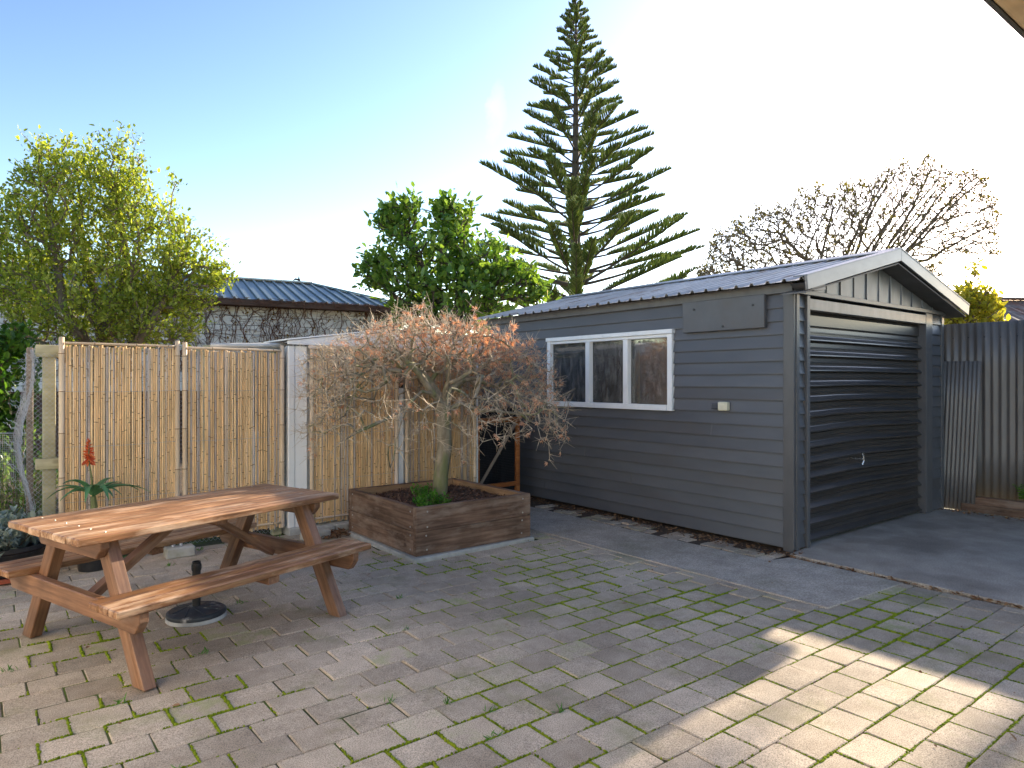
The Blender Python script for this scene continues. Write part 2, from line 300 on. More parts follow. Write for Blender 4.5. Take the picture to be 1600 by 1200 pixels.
class MB:
    """collects simple solids into one mesh"""
    def __init__(s): s.v = []; s.f = []
    def add(s, vs, fs):
        b = len(s.v); s.v += [tuple(v) for v in vs]; s.f += [tuple(i + b for i in f) for f in fs]; return s
    def box(s, x0, x1, y0, y1, z0, z1):
        return s.add([(x0, y0, z0), (x1, y0, z0), (x1, y1, z0), (x0, y1, z0), (x0, y0, z1), (x1, y0, z1), (x1, y1, z1), (x0, y1, z1)],
                     [(0, 3, 2, 1), (4, 5, 6, 7), (0, 1, 5, 4), (1, 2, 6, 5), (2, 3, 7, 6), (3, 0, 4, 7)])
    def prism(s, poly, axis, a0, a1):
        """poly: 2-D points in the two remaining axes (order x,y,z without axis), extruded along axis"""
        def p(q, a):
            q = list(q); q.insert('xyz'.index(axis), a); return tuple(q)
        n = len(poly)
        s.add([p(q, a0) for q in poly] + [p(q, a1) for q in poly],
              [tuple(range(n))[::-1], tuple(range(n, 2 * n))] + [(i, (i + 1) % n, n + (i + 1) % n, n + i) for i in range(n)]); return s
    def tube(s, pts, rad, n=8, cap=True):
        pts = [Vector(p) for p in pts]; rad = rad if isinstance(rad, (list, tuple)) else [rad] * len(pts)
        vs = []
        for i, p in enumerate(pts):
            d = (pts[min(i + 1, len(pts) - 1)] - pts[max(i - 1, 0)]).normalized()
            a = d.cross(Vector((.31, .17, .93)) if abs(d.z) < .9 else Vector((1, .1, 0))).normalized(); b = d.cross(a)
            for k in range(n):
                t = 2 * math.pi * k / n; vs.append(p + (a * math.cos(t) + b * math.sin(t)) * rad[i])
        fs = [(i * n + k, i * n + (k + 1) % n, (i + 1) * n + (k + 1) % n, (i + 1) * n + k) for i in range(len(pts) - 1) for k in range(n)]
        if cap: fs += [tuple(range(n))[::-1], tuple(range((len(pts) - 1) * n, len(pts) * n))]
        return s.add(vs, fs)
    def lathe(s, prof, n=40, c=(0, 0)):
        vs = [(c[0] + r * math.cos(2 * math.pi * k / n), c[1] + r * math.sin(2 * math.pi * k / n), z) for r, z in prof for k in range(n)]
        fs = [(i * n + k, i * n + (k + 1) % n, (i + 1) * n + (k + 1) % n, (i + 1) * n + k) for i in range(len(prof) - 1) for k in range(n)]
        if prof[0][0] > .001: fs.append(tuple(range(n))[::-1])
        if prof[-1][0] > .001: fs.append(tuple(range((len(prof) - 1) * n, len(prof) * n)))
        return s.add(vs, fs)
    def mesh(s, name, mat, off=(0, 0, 0), bevel=0, smooth=False, segs=1):
        me = bpy.data.meshes.new(name)
        me.from_pydata([(v[0] - off[0], v[1] - off[1], v[2] - off[2]) for v in s.v], [], s.f)
        bm = bmesh.new(); bm.from_mesh(me)
        bmesh.ops.recalc_face_normals(bm, faces=bm.faces)
        if bevel: bmesh.ops.bevel(bm, geom=list(bm.edges), offset=bevel, segments=segs, affect='EDGES', clamp_overlap=True)
        if smooth:
            for f in bm.faces: f.smooth = True
        bm.to_mesh(me); bm.free()
        for m in (mat if isinstance(mat, (list, tuple)) else [mat]): me.materials.append(m)
        if smooth:
            try: me.set_sharp_from_angle(angle=R(40))
            except Exception: pass
        return me
    def build(s, name, mat, parent=None, bevel=0, smooth=False, world=True, kind=None, segs=1):
        off = parent.location if (parent is not None and world) else (0, 0, 0)
        if parent is not None and world and parent.parent is not None: off = Vector(parent.location) + Vector(parent.parent.location)
        return obj(name, s.mesh(name, mat, off, bevel, smooth, segs), parent, kind=kind)
def board(name, mat, parent, size, loc, rot=(0, 0, 0), bevel=.004):
    """bevelled plank whose grain (local X) follows its length; loc in the parent's space"""
    x, y, z = (q / 2 for q in size)
    return obj(name, MB().box(-x, x, -y, y, -z, z).mesh(name, M[mat] if isinstance(mat, str) else mat, bevel=bevel), parent, loc, rot)
def beam(name, mat, parent, p0, p1, w, t, roll=0, bevel=.004):
    """plank from p0 to p1 (parent's space), w across, t thick"""
    p0, p1 = Vector(p0), Vector(p1); d = p1 - p0; q = d.to_track_quat('X', 'Z')
    o = board(name, mat, parent, (d.length, w, t), (p0 + p1) / 2, bevel=bevel)
    o.rotation_euler = (q @ Euler((roll, 0, 0)).to_quaternion()).to_euler(); return o

# ---------------------------------------------------------------- plant helpers
rng = np.random.default_rng(11)
def rand_rot(n, up_bias=None):
    q = rng.normal(size=(n, 4)); q /= np.linalg.norm(q, axis=1)[:, None]; w, x, y, z = q.T
    return np.stack([1 - 2 * (y * y + z * z), 2 * (x * y - z * w), 2 * (x * z + y * w), 2 * (x * y + z * w), 1 - 2 * (x * x + z * z), 2 * (y * z - x * w),
                     2 * (x * z - y * w), 2 * (y * z + x * w), 1 - 2 * (x * x + y * y)], 1).reshape(n, 3, 3)
LEAF = np.array([(0, 0, 0), (-.27, .30, .09), (-.22, .70, .07), (0, 1, 0), (.22, .70, .07), (.27, .30, .09)], float)
LEAF_F = np.array([(0, 3, 2, 1), (0, 5, 4, 3)])
STAR = []
def leaf_frames(dirs, roll=None):
    n = len(dirs); d = dirs / np.maximum(np.linalg.norm(dirs, axis=1), 1e-6)[:, None]
    r = rng.normal(size=(n, 3)) if roll is None else roll + rng.normal(size=(n, 3)) * .35
    x = np.cross(d, r); x /= np.maximum(np.linalg.norm(x, axis=1), 1e-6)[:, None]; z = np.cross(x, d)
    return np.stack([x, d, z], 1)                       # rows: local x, y, z axes
def leaves(pos, dirs, size, width=1., roll=None, tmpl=LEAF, tf=LEAF_F):
    n = len(pos); F = leaf_frames(dirs, roll); t = tmpl * np.array([width, 1, 1])
    s = np.broadcast_to(np.asarray(size, float), (n,))
    v = pos[:, None, :] + np.einsum('kj,njc->nkc', t, F) * s[:, None, None]
    f = tf[None] + (np.arange(n) * len(t))[:, None, None]
    return v.reshape(-1, 3), f.reshape(-1, tf.shape[1])
def tubes(P0, P1, R0, R1, D0, D1, n):
    def ring(P, D, Rr):
        D = D / np.maximum(np.linalg.norm(D, axis=1), 1e-6)[:, None]; ref = np.array([.42, .31, .2])
        a = np.cross(D, ref); a /= np.maximum(np.linalg.norm(a, axis=1), 1e-6)[:, None]; b = np.cross(D, a)
        th = 2 * np.pi * np.arange(n) / n
        return P[:, None] + (a[:, None] * np.cos(th)[None, :, None] + b[:, None] * np.sin(th)[None, :, None]) * Rr[:, None, None]
    v = np.concatenate([ring(P0, D0, R0), ring(P1, D1, R1)], 1); E = len(P0)
    k = np.arange(n); q = np.stack([k, (k + 1) % n, n + (k + 1) % n, n + k], 1)
    return v.reshape(-1, 3), (q[None] + (np.arange(E) * 2 * n)[:, None, None]).reshape(-1, 4)
def grow(limbs, attr, step, wpath=.35, jit=.12, sag=0., clear=False):
    """limbs: polylines, each a list of points (the first starts at the root, the others start on an existing node);
    then every attraction point is joined to the cheapest existing node"""
    P = []; par = []; path = []
    def addn(p, k):
        P.append(np.asarray(p, float)); par.append(k); path.append(0 if k < 0 else path[k] + np.linalg.norm(P[-1] - P[k])); return len(P) - 1
    for li, L in enumerate(limbs):
        L = [np.asarray(p, float) for p in L]
        if li == 1: ntr = len(P) - 1
        k = addn(L[0], -1) if li == 0 else int(np.argmin(np.linalg.norm(np.array(P) - L[0], axis=1)))
        for a, b in zip(L[:-1], L[1:]):
            m = max(1, int(np.linalg.norm(b - a) / step)); base = P[k].copy()
            for i in range(1, m + 1): k = addn(base + (b - base) * i / m + rng.normal(size=3) * step * .05, k)
    root = P[0]; A = attr[np.argsort(np.linalg.norm(attr - np.asarray(limbs[0][-1]), axis=1))]
    cap = len(P) + len(A) * 14; PA = np.zeros((cap, 3)); PP = np.zeros(cap); nn = len(P); PA[:nn] = P; PP[:nn] = path
    nroot = max(1, len(limbs[0]) // 3)
    for a in A:
        d = np.linalg.norm(PA[:nn] - a, axis=1); c = d + wpath * PP[:nn]; c[0] += 9
        if clear: c[:ntr] += 9          # keep the trunk bare
        k = int(np.argmin(c)); dist = d[k]
        if dist < step * .25: continue
        m = min(12, max(1, int(round(dist / step)))); b = PA[k].copy(); side = rng.normal(size=3) * dist * jit
        for i in range(1, m + 1):
            t = i / m; p = b + (a - b) * t + side * math.sin(math.pi * t) + rng.normal(size=3) * step * .07
            p[2] += sag * dist * math.sin(math.pi * t)
            k = addn(p, k); PA[nn] = p; PP[nn] = path[k]; nn += 1
    P = np.array(P); par = np.array(par); cnt = np.zeros(len(P)); has = np.zeros(len(P), bool)
    has[par[par >= 0]] = True; cnt[~has] = 1
    for i in range(len(P) - 1, 0, -1): cnt[par[i]] += cnt[i]
    return P, par, cnt, ~has
def wood_mesh(name, P, par, cnt, rmin, k, power, mat, rmax=9):
    r = np.minimum(rmin + k * (cnt - 1) ** power, rmax); idx = np.where(par >= 0)[0]; pa = par[idx]
    D = np.zeros_like(P); D[idx] = P[idx] - P[pa]; D[0] = (0, 0, 1)
    r0 = np.minimum(r[pa], r[idx] * 1.7 + .002); vs = []; fs = []; b = 0
    for n, sel in ((3, r[idx] < rmin * 2.2), (7, r[idx] >= rmin * 2.2)):
        i = idx[sel]
        if not len(i): continue
        thick = n == 7
        v, f = tubes(P[par[i]], P[i], r0[sel], r[i], np.where(par[par[i]][:, None] >= 0, D[par[i]], D[i]) if thick else D[i], D[i], n)
        vs.append(v); fs.append(f + b); b += len(v)
    return mesh_np(name, np.concatenate(vs), np.concatenate(fs), mat, smooth=True)
def foliage(P, par, cnt, tips, per, maxcnt, size, spread, out=.5, width=1., up=.25, droop=0, sv=.35):
    """leaves along the thin outer twigs"""
    i = np.where((par >= 0) & (cnt <= maxcnt))[0]; i = np.repeat(i, per)
    t = rng.random(len(i))[:, None]; a = P[par[i]]; d = P[i] - a
    pos = a + d * t + rng.normal(size=(len(i), 3)) * spread
    dn = d / np.maximum(np.linalg.norm(d, axis=1), 1e-6)[:, None]
    dirs = dn * out + rng.normal(size=dn.shape) * .6 + np.array([0, 0, up - droop])
    return leaves(pos, dirs, size * (1 + sv * rng.normal(size=len(i)).clip(-1.6, 1.6)), width, roll=np.array([0, 0, 1.]))
def to_local(v, root): return np.asarray(v) - np.array(root.location)
def blob_points(n, blobs, hollow=0.):
    """points through the volume of ellipsoids (centre, radii, weight)"""
    w = np.array([b[2] for b in blobs], float); w /= w.sum(); out = []
    for (c, r, _), k in zip(blobs, rng.multinomial(n, w)):
        u = rng.normal(size=(k, 3)); u /= np.linalg.norm(u, axis=1)[:, None]
        rad = (hollow ** 3 + (1 - hollow ** 3) * rng.random(k)) ** (1 / 3)
        out.append(np.asarray(c) + u * rad[:, None] * np.asarray(r))
    return np.concatenate(out)

# ================================================================ THE SETTING
def px(u, v, z=0):
    X = CA * u - SA * v; Y = SA * u + CA * v
    return (800 + 1066.7 * X / Y, 596 + (1.45 - z) * 1066.7 / Y, Y) if Y > .2 else (9e9, 9e9, Y)
def struct(name, mb, mat, bevel=0):
    o = obj(name, mb.mesh(name, M[mat], bevel=bevel)); o['kind'] = 'structure'; return o
struct('ground', MB().box(-500, 500, -500, 500, -.40, -.09), 'ground')
paving = struct('paving', MB().box(-4.5, 4.268, -1.5, 6.75, -.085, -.011).box(4.268, 5.24, -1.5, 2.19, -.085, -.011), 'bed')
PU, PV = .235, .182
def paver_mesh(i):
    g = random.Random(i); a, b = .1152, .0887; vs = []
    for z, ins in ((-.05, 0), (-.005, 0), (0, .005)):
        for cx, cy in ((1, 1), (-1, 1), (-1, -1), (1, -1)):
            ch = .004 + (g.random() < .22) * g.uniform(.006, .014); jx, jy = g.uniform(-.0015, .0015), g.uniform(-.0015, .0015)
            p, q = (cx * (a - ins) + jx, cy * (b - ins - ch) + jy), (cx * (a - ins - ch) + jx, cy * (b - ins) + jy)
            for s in ((p, q) if cx * cy > 0 else (q, p)): vs.append((s[0], s[1], z + (z == 0) * g.uniform(-.0015, .0008)))
    fs = [(r * 8 + k, r * 8 + (k + 1) % 8, r * 8 + 8 + (k + 1) % 8, r * 8 + 8 + k) for r in range(2) for k in range(8)] + [tuple(range(16, 24))]
    me = bpy.data.meshes.new('paver'); me.from_pydata(vs, [], fs); me.materials.append(M['paver']); me.update(); return me
pmesh = [paver_mesh(i) for i in range(9)]
spots = []; CUTS = []
for r in range(-5, 36):
    v = .06 + r * PV + PV / 2
    if not -.9 < v < 6.36: continue
    sh = (.075 + .1175 * (r % 2) + .012 * math.sin(r * 1.7))
    lim = 4.268 if v > 2.2 else 5.235; cut = None
    for k in range(-14, 24):
        u = sh + k * PU + PU / 2
        if u < -2.6: continue
        if u + PU / 2 > lim:
            cut = u - PU / 2; break
        if 2.80 < u < 3.96 and 4.86 < v < 6.2: continue
        x, y, Y = px(u, v); vis = -40 < x < 1640 and y < 1225
        spots.append((u + random.uniform(-.0015, .0015), v + random.uniform(-.002, .002), vis, Y))
    if cut is not None and lim - cut > .035: CUTS.append((cut, lim - .004, v))
spots.sort(key=lambda s: (not s[2], s[3]))
rv, rf = [], []
for i, (u, v, vis, Y) in enumerate(spots):
    dz = random.uniform(-.0035, .002) + .004 * math.sin(u * 2.1 + v) - .002; rot = (random.gauss(0, .007), random.gauss(0, .006), random.gauss(0, .007))
    if i < 300: obj('paver', pmesh[i % 9], paving, (u, v, dz), rot)
    else:
        me = pmesh[i % 9]; mt = Matrix.Translation((u, v, dz)) @ Euler(rot).to_matrix().to_4x4(); b = len(rv)
        rv += [tuple(mt @ q.co) for q in me.vertices]; rf += [tuple(b + k for k in p.vertices) for p in me.polygons]
me = bpy.data.meshes.new('far_pavers'); me.from_pydata(rv, [], rf); me.materials.append(M['paver']); me.update()
obj('far_pavers', me, paving, kind='stuff')
for i, (a, b, v) in enumerate(CUTS):       # stones cut to meet the concrete
    o = obj('cut_paver', pmesh[i % 9], paving, ((a + b) / 2 + .002, v, -.001), (random.gauss(0, .006), 0, random.gauss(0, .005))); o.scale = ((b - a - .008) / .227, 1, 1)
# moss cushions in the joints
def nz(u, v, s, o=0):
    from mathutils import noise as N
    return N.noise(Vector((u * s + o, v * s - o, o * 1.3)))
mp = []
for (u, v, vis, Y) in spots:
    if not (-200 < px(u, v)[0] < 1800 and Y > 1.5): continue
    step = .0085 if Y < 5 else .014
    lush = .02 + .30 * min(1, max(0, (u - 1.0) / 2.2)) - .24 * (v > 4.6)
    for axis in (0, 1):
        n = int((PU if axis == 0 else PV) / step); jn = nz(round(u, 2) * 3.1, round(v, 2) * 3.3, 1, 3 + axis) * .25
        for k in range(n):
            a = u - PU / 2 + (k * step if axis == 0 else 0); b = v - PV / 2 + (k * step if axis else 0)
            w = nz(a, b, 1.1) * .5 + nz(a, b, 7, 5) * .38 + jn + lush + (.05 if axis else 0)
            if w + random.gauss(0, .06) > .12:
                sz = min(.0105, .0045 + w * .011) * random.uniform(.75, 1.2)
                mp.append((a + random.gauss(0, .002), b + random.gauss(0, .0022), sz))
mp = np.array(mp); th = np.arange(6) * np.pi / 3
cush = np.concatenate([np.stack([np.cos(th), np.sin(th), np.full(6, -.9)], 1), np.stack([np.cos(th) * .6, np.sin(th) * .6, np.full(6, .35)], 1), [(0, 0, .6)]])
cf = np.array([(k, (k + 1) % 6, 6 + (k + 1) % 6) for k in range(6)] + [(k, 6 + (k + 1) % 6, 6 + k) for k in range(6)] + [(6 + k, 6 + (k + 1) % 6, 12) for k in range(6)])
cv = np.concatenate([mp[:, :2], np.full((len(mp), 1), -.0045)], 1)[:, None] + cush[None] * (mp[:, 2] * 1.0)[:, None, None] * rng.uniform(.75, 1.25, (len(mp), 13, 1))
obj('moss', mesh_np('moss', cv.reshape(-1, 3), (cf[None] + (np.arange(len(mp)) * 13)[:, None, None]).reshape(-1, 3), M['moss']), paving, kind='stuff')

struct('path', MB().prism([(4.274, 2.196), (5.232, 2.13), (5.25, 3.02), (5.03, 3.075), (5.01, 4.2), (5.03, 5.3), (5.02, 7.4), (4.274, 7.4)], 'z', -.085, .004), 'concrete', .004)
struct('driveway', MB().prism([(5.262, -4), (8.6, -4), (8.6, 3.16), (8.1, 3.16), (8.1, 3.24), (5.62, 3.24), (5.62, 3.08), (5.31, 3.05), (5.262, 1.9)], 'z', -.085, .018), 'drive', .006)
soil = struct('soil_strip', MB().box(5.035, 5.60, 3.09, 7.4, -.085, -.014), 'soil')
for i in range(26):
    v = 3.16 + i * .115 + random.uniform(-.012, .012)
    if random.random() < .2: continue
    u = 5.135 + (i % 2) * .02
    for k in range(2):
        if k and random.random() < .45: continue
        obj('brick', pmesh[i % 9], soil, (u + k * .14, v, -.004 + random.uniform(-.006, .008)), (random.gauss(0, .03), random.gauss(0, .03), R(90) + random.gauss(0, .1))).scale = (.48, .72, .5)
struct('garden_bed', MB().box(-9, 12, 6.76, 40, -.085, -.03), 'soil')
struct('drain_gap', MB().box(5.243, 5.30, -4, 3.0, -.085, -.035), 'soil')

# ================================================================ GARAGE
GU, GV = 5.45, 3.10        # near corner
GR, GB = 8.56, 7.40        # right wall, back wall
gar = thing('garage', 'charcoal weatherboard garage with white window and dented metal door', 'garage', (GU, GV, 0))
pitch = .114
def wb_profile(z, side):   # lapped board: proud at the bottom
    return [(0, z), (.027, z), (.027, z + .008), (.006, z + pitch + .010), (0, z + pitch + .010)]
WIN = (4.40, 6.17, 1.20, 1.915)
wbm = {}
def weatherboard(axis, face, a0, a1, z):
    poly = [((face - d) if axis == 'y' else (face - d), zz) for d, zz in wb_profile(z, 0)]
    MB().prism(poly, axis, a0, a1).build('weatherboard', M['charcoal'], gar)
nb = 19
for i in range(nb):
    z = .03 + i * pitch; top = z + pitch
    if z > WIN[2] - .03 and top < WIN[3] + .06:
        weatherboard('y', GU, GV + .012, WIN[0], z); weatherboard('y', GU, WIN[1], GB, z)
    else: weatherboard('y', GU, GV + .012, GB, z)
    weatherboard('x', GV, GU + .05, 5.60, z); weatherboard('x', GV, 8.245, GR - .04, z)
for i, vv in ((1, 6.3), (3, 4.9), (5, 5.6), (8, 3.9), (12, 6.7), (16, 5.2), (17, 6.6)):
    z = .03 + i * pitch; MB().prism([(GU - .0275, z + .002), (GU - .0295, z + .002), (GU - .0095, z + pitch - .002), (GU - .0075, z + pitch - .002)], 'y', vv, vv + .014).build('joint_soaker', M['charcoal_trim'], gar)
# inner walls keep the inside dark
MB().box(GU + .002, GU + .06, GV + .05, WIN[0], .02, 2.24).box(GU + .002, GU + .06, WIN[1], GB, .02, 2.24).box(GU + .002, GU + .06, WIN[0], WIN[1], .02, WIN[2]).box(GU + .002, GU + .06, WIN[0], WIN[1], WIN[3], 2.24).build('inner_wall', M['soffit'], gar)
MB().box(GR - .06, GR, GV + .05, GB, .02, 2.24).build('side_wall', M['charcoal'], gar)
MB().prism([(GU, .02), (GR, .02), (GR, 2.26), (7.005, 2.63), (GU, 2.26)], 'y', GB, GB + .05).build('back_wall', M['charcoal'], gar)
MB().box(GU + .003, 5.62, GV + .003, GV + .05, .02, 2.2).box(8.23, GR - .003, GV + .003, GV + .05, .02, 2.2).build('front_wall', M['charcoal'], gar)
# corner boards
MB().box(GU - .034, GU + .0, GV - .026, GV + .07, .0, 2.215).build('corner_board', M['charcoal_trim'], gar, .003)
MB().box(GU + .001, GU + .049, GV - .034, GV - .001, .0, 2.215).build('corner_board', M['charcoal_trim'], gar, .003)
MB().box(GR - .039, GR + .026, GV - .032, GV + .05, .0, 2.215).build('corner_board', M['charcoal_trim'], gar, .003)
# door frame
MB().box(5.602, 5.652, GV - .045, GV + .09, .022, 2.19).build('door_jamb', M['charcoal_trim'], gar, .003)
MB().box(8.075, 8.243, GV - .040, GV + .09, .022, 2.19).build('door_jamb', M['charcoal_trim'], gar, .003)
MB().box(5.653, 8.074, GV - .038, GV + .09, 2.07, 2.168).build('door_header', M['gable'], gar, .003)
MB().box(GU - .02, GR + .02, GV - .052, GV + .02, 2.192, 2.232).build('gable_flashing', M['charcoal_trim'], gar, .003)
# dented tilting door: every pressed rib is a strip of its own
door = obj('garage_door', MB().box(5.654, 8.073, GV + .075, GV + .085, .024, 2.069).mesh('garage_door', M['door'], gar.location), gar)
def dent(u, z):
    du = (u - 6.75) / .75; dz = (z - .85) / .62; g = math.exp(-du * du - dz * dz)
    g2 = math.exp(-((u - 6.3) / .22) ** 2 - ((z - 1.15) / .25) ** 2); g3 = math.exp(-((u - 7.35) / .18) ** 2 - ((z - .75) / .2) ** 2)
    return .055 * g + .010 * g2 - .008 * g3, .018 * g + .004 * g2
for i in range(15):
    z0 = .045 + i * .135; hgt = .135; NU = 26
    prof = [(.070, 0.), (.066, .004), (.018, .007), (.014, .012), (.016, .022), (.052, .052), (.056, .060), (.056, .080), (.050, .084), (.050, .090), (.056, .094), (.058, .126), (.070, .131), (.070, hgt)]
    if i == 14: prof = [(.06, 0.), (.045, .01), (.045, .10), (.06, .134)]
    vs = []; n = len(prof)
    for k in range(NU + 1):
        u = 5.654 + (8.073 - 5.654) * k / NU
        for d, dz in prof:
            di, dzz = dent(u, z0 + dz); crease = 0
            vs.append((u - GU, d + di * .5 - .012 + crease, z0 + dz + dzz * min(1, z0 / .3)))
    fs = [(k * n + j, (k + 1) * n + j, (k + 1) * n + j + 1, k * n + j + 1) for k in range(NU) for j in range(n - 1)]
    me = bpy.data.meshes.new('door_rib'); me.from_pydata(vs, [], fs); me.materials.append(M['door']); me.update()
    o = obj('door_rib', me, door)
    sd = o.modifiers.new('t', 'SOLIDIFY'); sd.thickness = .002
hd = MB().tube([(6.60, GV + .06, .715), (6.60, GV - .045, .715)], .008, 8).tube([(6.60, GV - .045, .66), (6.615, GV - .052, .70), (6.61, GV - .05, .745), (6.595, GV - .045, .775)], .009, 8).build('handle', M['chrome'], door, world=False)
for v in hd.data.vertices: v.co -= gar.location
# gable boards and battens
SL = (2.70 - 2.29) / 1.70
def rake(u): return 2.58 - SL * abs(u - 7.005)
nB = 12; w = (GR - GU - .04) / nB
for i in range(nB):
    a, b = GU + .02 + i * w + .004, GU + .02 + (i + 1) * w - .004
    pts = [(a, 2.233), (b, 2.233), (b, rake(b))] + ([(7.005, rake(7.005))] if a < 7.0 < b else []) + [(a, rake(a))]
    MB().prism(pts, 'y', GV - .012 - .003 * (i % 2), GV + .02).build('gable_board', M['gable'], gar, .002)
    if i: MB().box(a - .012, a + .004, GV - .024, GV - .0125, 2.233, rake(a) - .003).build('batten', M['gable'], gar, .002)
# roof: sheets with pressed ribs, ridge cap, barge flashings, soffit, eave board
def roof_sheet(side, v0, v1):
    vs, fs = [], []; ps = []
    v = v0
    while v < v1 - .01:
        for dv, h in ((0, 0), (.012, .024), (.034, .024), (.046, 0), (.095, 0), (.1, .004), (.105, 0)): ps.append((min(v + dv, v1), h))
        v += .152
    ps.append((v1, 0)); n = len(ps); NS = 4
    for k in range(NS + 1):
        t = k / NS; u = 7.005 + side * 1.73 * t; z = 2.695 - SL * 1.73 * t
        for vv, h in ps: vs.append((u - GU, vv - GV, z + h + .002 * math.sin(vv * 7 + t * 5)))
    fs = [(k * n + j, k * n + j + 1, (k + 1) * n + j + 1, (k + 1) * n + j) for k in range(NS) for j in range(n - 1)]
    me = bpy.data.meshes.new('roof_sheet'); me.from_pydata(vs, [], fs); me.materials.append(M['roof']); me.update()
    o = obj('roof_sheet', me, gar); sd = o.modifiers.new('t', 'SOLIDIFY'); sd.thickness = .003
for side in (-1, 1):
    for k in range(6): roof_sheet(side, 2.905 + k * .775, 2.905 + k * .775 + .771)
MB().prism([(6.86, 2.70), (7.005, 2.745), (7.15, 2.70), (7.15, 2.69), (7.005, 2.73), (6.86, 2.69)], 'y', 2.885, 7.57).build('ridge_cap', M['ridge'], gar)
for side in (-1, 1):
    a, b = 7.005, 7.005 + side * 1.745; za, zb = 2.728, 2.728 - SL * 1.745
    MB().prism([(a, za), (b, zb), (b - side * .02, zb - .115), (a, za - .115)], 'y', 2.872, 2.897).build('barge_flashing', M['barge'], gar, .003)
    MB().prism([(a, za - .004), (b, zb - .004), (b, zb + .008), (a, za + .008)], 'y', 2.868, 2.99).build('barge_cap', M['ridge'], gar)
    MB().prism([(a, 2.585), (b - side * .03, 2.585 - SL * 1.715), (b - side * .03, 2.598 - SL * 1.715), (a, 2.598)], 'y', 2.898, 3.12).build('soffit', M['soffit'], gar)
    a2, b2 = a + side * .01, b - side * .04
MB().box(GU - .045, GU - .022, GV - .02, 7.5, 2.205, 2.288).build('eave_board', M['charcoal_trim'], gar, .003)
MB().box(GR + .022, GR + .045, GV - .02, 7.5, 2.205, 2.288).build('eave_board', M['charcoal_trim'], gar, .003)
MB().prism([(GU - .155, 2.255), (GU + .16, 2.335), (GU + .16, 2.22), (GU - .02, 2.20), (GU - .10, 2.225)], 'y', 2.899, 3.04).build('eave_end', M['charcoal_trim'], gar)
# window
win = bpy.data.objects.new('window', None); link(win, gar)
def wpart(name, mb, mat, bev=.003):
    return obj(name, mb.mesh(name, M[mat], gar.location, bev), win)
for a_, b_ in ((4.345, 4.405), (6.165, 6.225)): wpart('stile', MB().box(GU - .052, GU, a_, b_, 1.158, 1.925), 'white')
wpart('head', MB().box(GU - .066, GU, 4.335, 6.235, 1.926, 1.97), 'white')
wpart('sill', MB().box(GU - .060, GU + .02, 4.407, 6.163, 1.158, 1.215), 'white')
wpart('top_rail', MB().box(GU - .046, GU + .03, 4.407, 6.163, 1.893, 1.924), 'white')
MUL = (4.965, 5.535)
for m_ in MUL: wpart('mullion', MB().box(GU - .050, GU + .03, m_ - .033, m_ + .033, 1.216, 1.892), 'white')
edges = [4.407, MUL[0] - .033, MUL[0] + .033, MUL[1] - .033, MUL[1] + .033, 6.163]
for k in range(3):
    a, b = edges[2 * k] + .002, edges[2 * k + 1] - .002
    wpart('pane', MB().box(GU + .004, GU + .008, a, b, 1.218, 1.890), 'glass', 0)
    wpart('reveal', MB().box(GU + .012, GU + .10, b - .045, b, 1.218, 1.890), 'jamb')
    if k: wpart('inner_batten', MB().box(GU + .03, GU + .05, a + (.25 if k == 1 else 0), b - .05, 1.222, 1.285 + .012 * k), 'jamb')
    wpart('lining_board', MB().box(GU + .115, GU + .125, a - .03, b + .03, 1.18, 1.93), 'ply', 0)
# planed board bolted to the wall
mbd = board('mounting_board', 'charcoal', gar, (.875, .045, .292), (-.046, .665, 2.065), (0, 0, R(90)))
for a, b in ((-.33, .06), (.30, .07), (-.02, -.11)):
    obj('bolt', MB().lathe([(.0, .0), (.011, .0), (.011, .006), (.006, .008), (0, .008)], 10).mesh('bolt', M['bolt_dark']), mbd, (a, .0235, b), (R(-90), 0, 0))
eb = thing('outdoor_socket', 'small cream and grey outdoor socket box on the garage wall beside the window', 'socket', (GU - .022, 3.78, 1.18))
MB().box(GU - .075, GU - .021, 3.70, 3.80, 1.182, 1.262).build('cover', M['cream_box'], eb, .008)
MB().box(GU - .070, GU - .021, 3.803, 3.875, 1.195, 1.248).build('switch', M['grey_box'], eb, .008)
MB().box(GU - .079, GU - .0755, 3.725, 3.775, 1.20, 1.245).build('flap', M['cream_box'], eb, .001)

# ================================================================ CORRUGATED FENCE, LEANING SHEET, SLEEPER EDGE
def corrugated(axis_len, height, pitchc, amp, lean=0., th=.0015):
    n = max(6, int(axis_len / pitchc * 8)); vs = []
    for r in range(5):
        z = height * r / 4
        for k in range(n + 1):
            a = axis_len * k / n; vs.append((amp * math.sin(2 * math.pi * a / pitchc) + .003 * math.sin(a * 3 + r), a, z))
    fs = [(r * (n + 1) + k, r * (n + 1) + k + 1, (r + 1) * (n + 1) + k + 1, (r + 1) * (n + 1) + k) for r in range(4) for k in range(n)]
    return vs, fs
def corr_obj(name, parent, L, Hh, pt, amp, mat, loc, rot=(0, 0, 0)):
    vs, fs = corrugated(L, Hh, pt, amp); me = bpy.data.meshes.new(name); me.from_pydata(vs, [], fs); me.materials.append(M[mat]); me.update()
    for p in me.polygons: p.use_smooth = True
    o = obj(name, me, parent, loc, rot); sd = o.modifiers.new('t', 'SOLIDIFY'); sd.thickness = .002; return o
cf_ = thing('corrugated_fence', 'tall grey corrugated steel fence to the right of the garage', 'fence', (8.78, 3.1, 0))
for k in range(8): corr_obj('fence_sheet', cf_, .765, 1.95, .0765, .010, 'fence_steel', (-.002 * (k % 2), .10 - (k + 1) * .762, .155), (0, 0, 0))
corr_obj('fence_sheet', cf_, .765, 1.95, .0765, .010, 'fence_steel', (.004, .10, .155))
for zz in (.5, 1.85): MB().box(8.80, 8.845, -3, 3.9, zz, zz + .07).build('rail', M['pine'], cf_)
